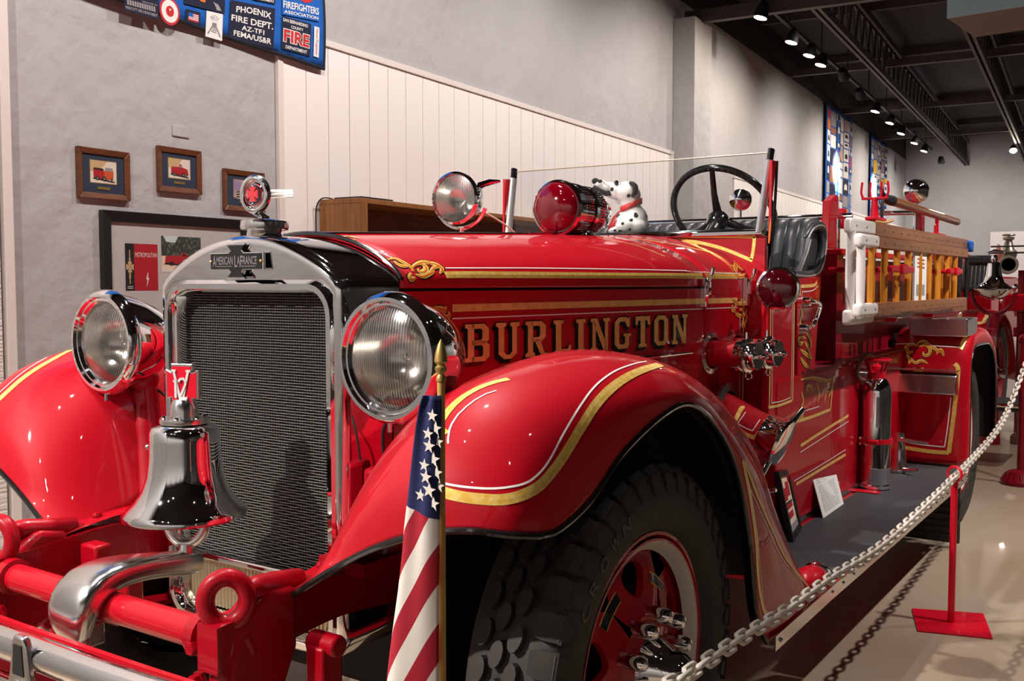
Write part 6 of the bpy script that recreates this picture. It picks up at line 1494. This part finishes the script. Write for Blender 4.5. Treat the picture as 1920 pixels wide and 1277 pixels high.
def chain(path, label):
    pts = catmull(path, 40); t = thing('chain', pts[0], label, 'chain'); acc = 0; nxt = 0; k = 0; pitch = .0455
    for a, b in zip(pts[:-1], pts[1:]):
        L = (b-a).length
        while nxt <= acc+L and L > 0:
            p = a+(b-a)*((nxt-acc)/L); d = (b-a).normalized(); sd = d.cross(V((0, 0, 1))).normalized(); up = sd.cross(d)
            an = R_(45 if k % 2 == 0 else -45); x = sd*math.cos(an)+up*math.sin(an); z = x.cross(d)
            inst('link', link, p, rotm(x, d, z), t); nxt += pitch; k += 1
        acc += L
    return t
c1 = [RING+V((-.004, 0, -.018))]+[AX(u, v, 1.2) for u, v in ((1740, 944), (1650, 1026), (1560, 1083), (1480, 1141), (1400, 1190), (1280, 1270), (1150, 1345))]+[V((1.2, 1.05, .60)), V((1.22, .62, .625))]
stanchion(V((1.22, .60, 0)), 'plain red steel post nearest the camera, carrying the near chain end')
chain(c1, 'white plastic link chain sagging from the red post toward the camera')
F2 = V((1.50, 8.3, .0))
c2 = [RING+V((.002, 0, -.014)), AX(1850, 836, 1.21), AX(1880, 790, 1.235), AX(1903, 735, 1.27), AX(1920, 690, 1.30), AX(1935, 640, 1.33)]
c2 = [RING+V((.002, 0, -.014))]+[AY(u, v, y) for u, v, y in ((1835, 848, 5.1), (1868, 808, 5.6), (1893, 762, 6.1), (1920, 690, 6.6), (1950, 610, 7.1))]
chain(c2, 'white plastic link chain rising from the red post to the right edge')
def cast_stanchion(p, label, h=1.05, m=DRED):
    p = V((p.x, p.y, 0)); t = thing('cast_stanchion', p, label, 'barrier post')
    prof = [(.0, .0), (.125, .0), (.13, .012), (.125, .03), (.10, .055), (.085, .09), (.06, .10), (.034, .105), (.0, .105)]
    obj('base', MB().lathe(prof, p, (0, 0, 1), 32), m, t); mm = MB()
    for k in range(18):
        a = 2*PI*k/18; mm.tube([p+V((.124*math.cos(a), .124*math.sin(a), .02)), p+V((.092*math.cos(a), .092*math.sin(a), .075))], .011, 6)
    o = obj('flutes', mm, m, t); o['kind'] = 'stuff'
    obj('post', MB().cyl(p+V((0, 0, .10)), p+V((0, 0, h)), .026, seg=16), m, t); obj('top_ball', MB().ball(p+V((0, 0, h+.03)), .04, 14), m, t)
cast_stanchion(AZ(1913, 908, 0), 'dark red post on a fluted cast base at the right edge', 1.0)
p = AZ(1913, 832, 0); t = thing('wooden_post', p, 'brown square post with a stepped foot further back at right', 'barrier post')
obj('post', MB().box(p+V((0, 0, .50)), (.07, .07, .84)), HOSE, t, bevel=.004); obj('foot', MB().box(p+V((0, 0, .04)), (.15, .15, .08)), HOSE, t, bevel=.01); obj('arm', MB().box(p+V((.05, -.2, .80)), (.06, .5, .04)), HOSE, t, bevel=.004)

# ================================================================== ENGINES BEHIND
wc = AY(1858, 700, 11.0); wx = wc.x
t2 = thing('antique_fire_engine', (wx-.8, 12.0, 0), 'older red fire engine parked behind the big truck, with tufted black seat', 'fire truck')
T_save = T; T = t2
c = V((wx, 11.0, .52))
ty = obj('front_wheel', MB().lathe([(.36, -.07), (.40, -.09), (.47, -.09), (.51, -.05), (.52, 0), (.51, .05), (.47, .09), (.40, .09), (.36, .07)], c, (1, 0, 0), 48), RUBBER, t2)
obj('rim', MB().lathe([(.30, .03), (.32, .07), (.365, .075), (.37, .05)], c, (1, 0, 0), 48), DRED, ty)
for k in range(10):
    a = 2*PI*k/10; obj('wheel_spoke', MB().tube([c+V((0, .08*math.cos(a), .08*math.sin(a))), c+V((0, .31*math.cos(a), .31*math.sin(a)))], [.030, .024], 8), DRED, ty)
obj('hub', MB().lathe([(.10, .0), (.10, .05), (.05, .07), (.045, .13), (.0, .14)], c, (1, 0, 0), 24), CHROME, ty)
rows = []
fp = catmull([(10.25, .60), (10.34, .86), (10.52, 1.06), (10.8, 1.15), (11.1, 1.14), (11.4, 1.03), (11.65, .80), (11.9, .50), (12.2, .36)] if False else [V((0, a, b)) for a, b in [(10.25, .72), (10.34, .92), (10.52, 1.07), (10.8, 1.14), (11.1, 1.12), (11.4, 1.00), (11.65, .78), (11.9, .50), (12.2, .36)]], 4)
for p in fp: rows.append([V((wx-.34, p.y, p.z)), V((wx-.2, p.y, p.z+.02)), V((wx, p.y, p.z+.02)), V((wx+.10, p.y, p.z)), V((wx+.125, p.y, p.z-.05))])
fg = MB().grid(rows); obj('front_fender', fg, RED, t2, smooth=60, solid=.012); fgT = [fg.bvh()]
mb = MB(); strip(mb, fgT, [(1801, 590), (1799, 598), (1808, 604), (1840, 606), (1848, 598), (1853, 588)], .04, .004); obj('gold_stripe', mb, GOLDP, t2, smooth=0)
obj('bonnet', MB().lathe([(.0, -.9), (.28, -.9), (.34, -.8), (.34, .7), (.30, .78), (0, .78)], (wx-.85, 11.3, 1.25), (0, 1, 0), 32), HOTP, t2)
obj('radiator', MB().box((wx-.85, 10.35, 1.15), (.62, .10, .80)), CHROME, t2, bevel=.03)
obj('chassis', MB().box((wx-.85, 12.6, .72), (.9, 4.6, .22)), CHAS, t2, smooth=0); obj('body', MB().box((wx-.85, 14.2, 1.15), (1.3, 2.4, .7)), RED, t2, bevel=.02)
sa_, sb_ = AY(1806, 547, 11.7), AY(1862, 494, 11.7); rows = []
for i in range(57):
    x = sa_.x+(sb_.x-sa_.x)*i/56; bl_ = .035*abs(math.sin(PI*i/8)); rows.append([V((x, 11.7+.10*k/6-bl_*(1 if k < 6 else .6), sa_.z+(sb_.z-sa_.z)*k/6)) for k in range(7)]+[V((x, 11.9, sb_.z+.01))])
obj('seat_back', MB().grid(rows), LEATH, t2, smooth=60, solid=.03)
obj('seat_roll', MB().tube([V((sa_.x, 11.78, sb_.z+.03)), V((sb_.x, 11.78, sb_.z+.03))], .06, 14), LEATH, t2)
obj('seat_box', MB().box(((sa_.x+sb_.x)/2, 11.9, sa_.z-.2), (sb_.x-sa_.x, .5, .3)), RED, t2, bevel=.01)
dm = AY(1836, 492, 12.6); obj('hose_reel_cover', MB().lathe([(.27*math.sin(a*PI/16), .20-.06*(1-math.sin(a*PI/16))) for a in range(9)][::-1]+[(.27, -.3), (.0, -.3)], dm+V((0, 0, -.06)), (1, 0, 0), 28), HOTP, t2)
T = T_save
def at(u, v, y): return AY(u, v, y)
# brass bell on a red stand
p = at(1863, 548, 9.7)
t = thing('engine_bell', p, 'bright chrome bell on a red yoke in front of tufted seat at right', 'bell')
s_ = 1.25
obj('bell', MB().lathe([(0, .30), (.022, .295), (.03, .27), (.024, .24), (.05, .225), (.06, .19), (.066, .12), (.085, .06), (.14, .015), (.165, .0), (.16, -.01), (.12, .01)], p+V((0, 0, .03)), (0, 0, 1), 40), CHROME, t)
obj('bell_bowl', MB().lathe([(.155, 0), (.12, -.05), (.06, -.09), (.0, -.10)], p+V((0, 0, .03)), (0, 0, 1), 32), CHROME, t)
obj('yoke', MB().torus(p+V((0, 0, 0)), (.3, 1, 0), .19, .018, 24, 8, a0=PI, a1=2*PI), DRED, t); obj('pedestal', MB().tube([p+V((0, 0, -.18)), p+V((0, 0, -.30)), p+V((0, 0, -.5)), V((p.x, p.y, .0))], [.03, .05, .035, .09], 16), DRED, t)
obj('finial', MB().tube([p+V((-.05, 0, .34)), p+V((0, 0, .36)), p+V((.08, 0, .35))], [.015, .02, .012], 10), CHROME, t)
# water cannon
p = at(1891, 496, 10.2)
t = thing('water_cannon', V((p.x+.1, p.y+.3, 0)), 'dull brass water cannon barrel pointing at the camera on a red carriage at right', 'water cannon')
dd = (V((CAM.x+.1, CAM.y, p.z+.1))-p).normalized()
obj('barrel', MB().lathe([(.060, .0), (.082, .0), (.086, -.02), (.080, -.06), (.070, -.5), (.075, -.9), (.0, -.92)], p, dd, 32), BARREL, t); obj('bore', MB().lathe([(.066, .001), (.062, -.25), (.0, -.25)], p, dd, 28), DARK, t)
for z, k in ((.17, 1), (.11, 1)): obj('rail', MB().cyl(p+V((-.17, .1, z)), p+V((.5, .1, z)), .008, seg=8), STEEL, t)
obj('valve', MB().lathe([(.07, 0), (.08, .05), (.05, .08), (.03, .16), (.05, .17), (.05, .19), (0, .2)], p+V((-.04, .25, .07)), (0, 0, 1), 20), BARREL, t); obj('valve_wheel', MB().torus(p+V((-.04, .25, .28)), (0, 0, 1), .05, .008, 20, 8), BARREL, t)
obj('carriage', MB().box(p+V((.1, .5, -.35)), (.3, .9, .16)), RED, t, bevel=.02); obj('pillar', MB().cyl((p.x+.1, p.y+.4, .0), (p.x+.1, p.y+.4, p.z-.05), .07, seg=16), DRED, t)
obj('lamp', MB().lathe([(.0, -.05), (.04, -.04), (.05, .0), (.05, .05), (.03, .07), (0, .08)], p+V((.16, .1, .22)), (0, 0, 1), 20), REDGL, t)
# old pump engine at the far right: mass of red and bright fittings
p = at(1897, 600, 12.0)+V((.25, 0, 0))
t = thing('pump_engine', V((p.x, p.y, 0)), 'maroon antique pumper with bright brass fittings cut by the right edge', 'fire truck')
obj('frame', MB().box(p+V((.25, .2, -.12)), (.9, .9, .10)), DRED, t, bevel=.01); obj('pump_case', MB().lathe([(.0, .0), (.10, .0), (.12, .05), (.12, .20), (.08, .24), (0, .25)], p+V((-.02, 0, -.06)), (0, 0, 1), 24), RED, t)
for u, v, r in ((1886, 565, .05), (1902, 560, .04), (1912, 580, .05), (1905, 540, .035), (1916, 520, .04)):
    q = at(u, v, 11.4); f = obj('fitting', MB().lathe([(.0, -.03), (r, -.03), (r*1.1, -.01), (r*.8, .0), (r*.8, .02), (r*1.1, .03), (r*.5, .05), (0, .055)], q, (.3, -1, .2), 18), CHROME, t)
    obj('fitting_pipe', MB().tube([q, q+V((.06, .12, -.02)), q+V((.08, .2, -.15))], .022, 8), BARREL, f)
obj('wheel', MB().torus((p.x+.30, p.y+.45, .56), (1, .1, 0), .50, .05, 48, 10), DRED, t)
for k in range(12):
    a = 2*PI*k/12; obj('wheel_spoke', MB().tube([V((p.x+.30, p.y+.45, .56)), V((p.x+.30, p.y+.45+.5*math.cos(a), .56+.5*math.sin(a)))], .022, 8), DRED, t)
obj('leg', MB().cyl(p+V((-.05, .1, -.15)), (p.x-.05, p.y+.1, 0), .03, seg=10), DRED, t)
obj('seat_box', MB().box(p+V((.25, .5, .14)), (.6, .4, .3)), RED, t, bevel=.02)
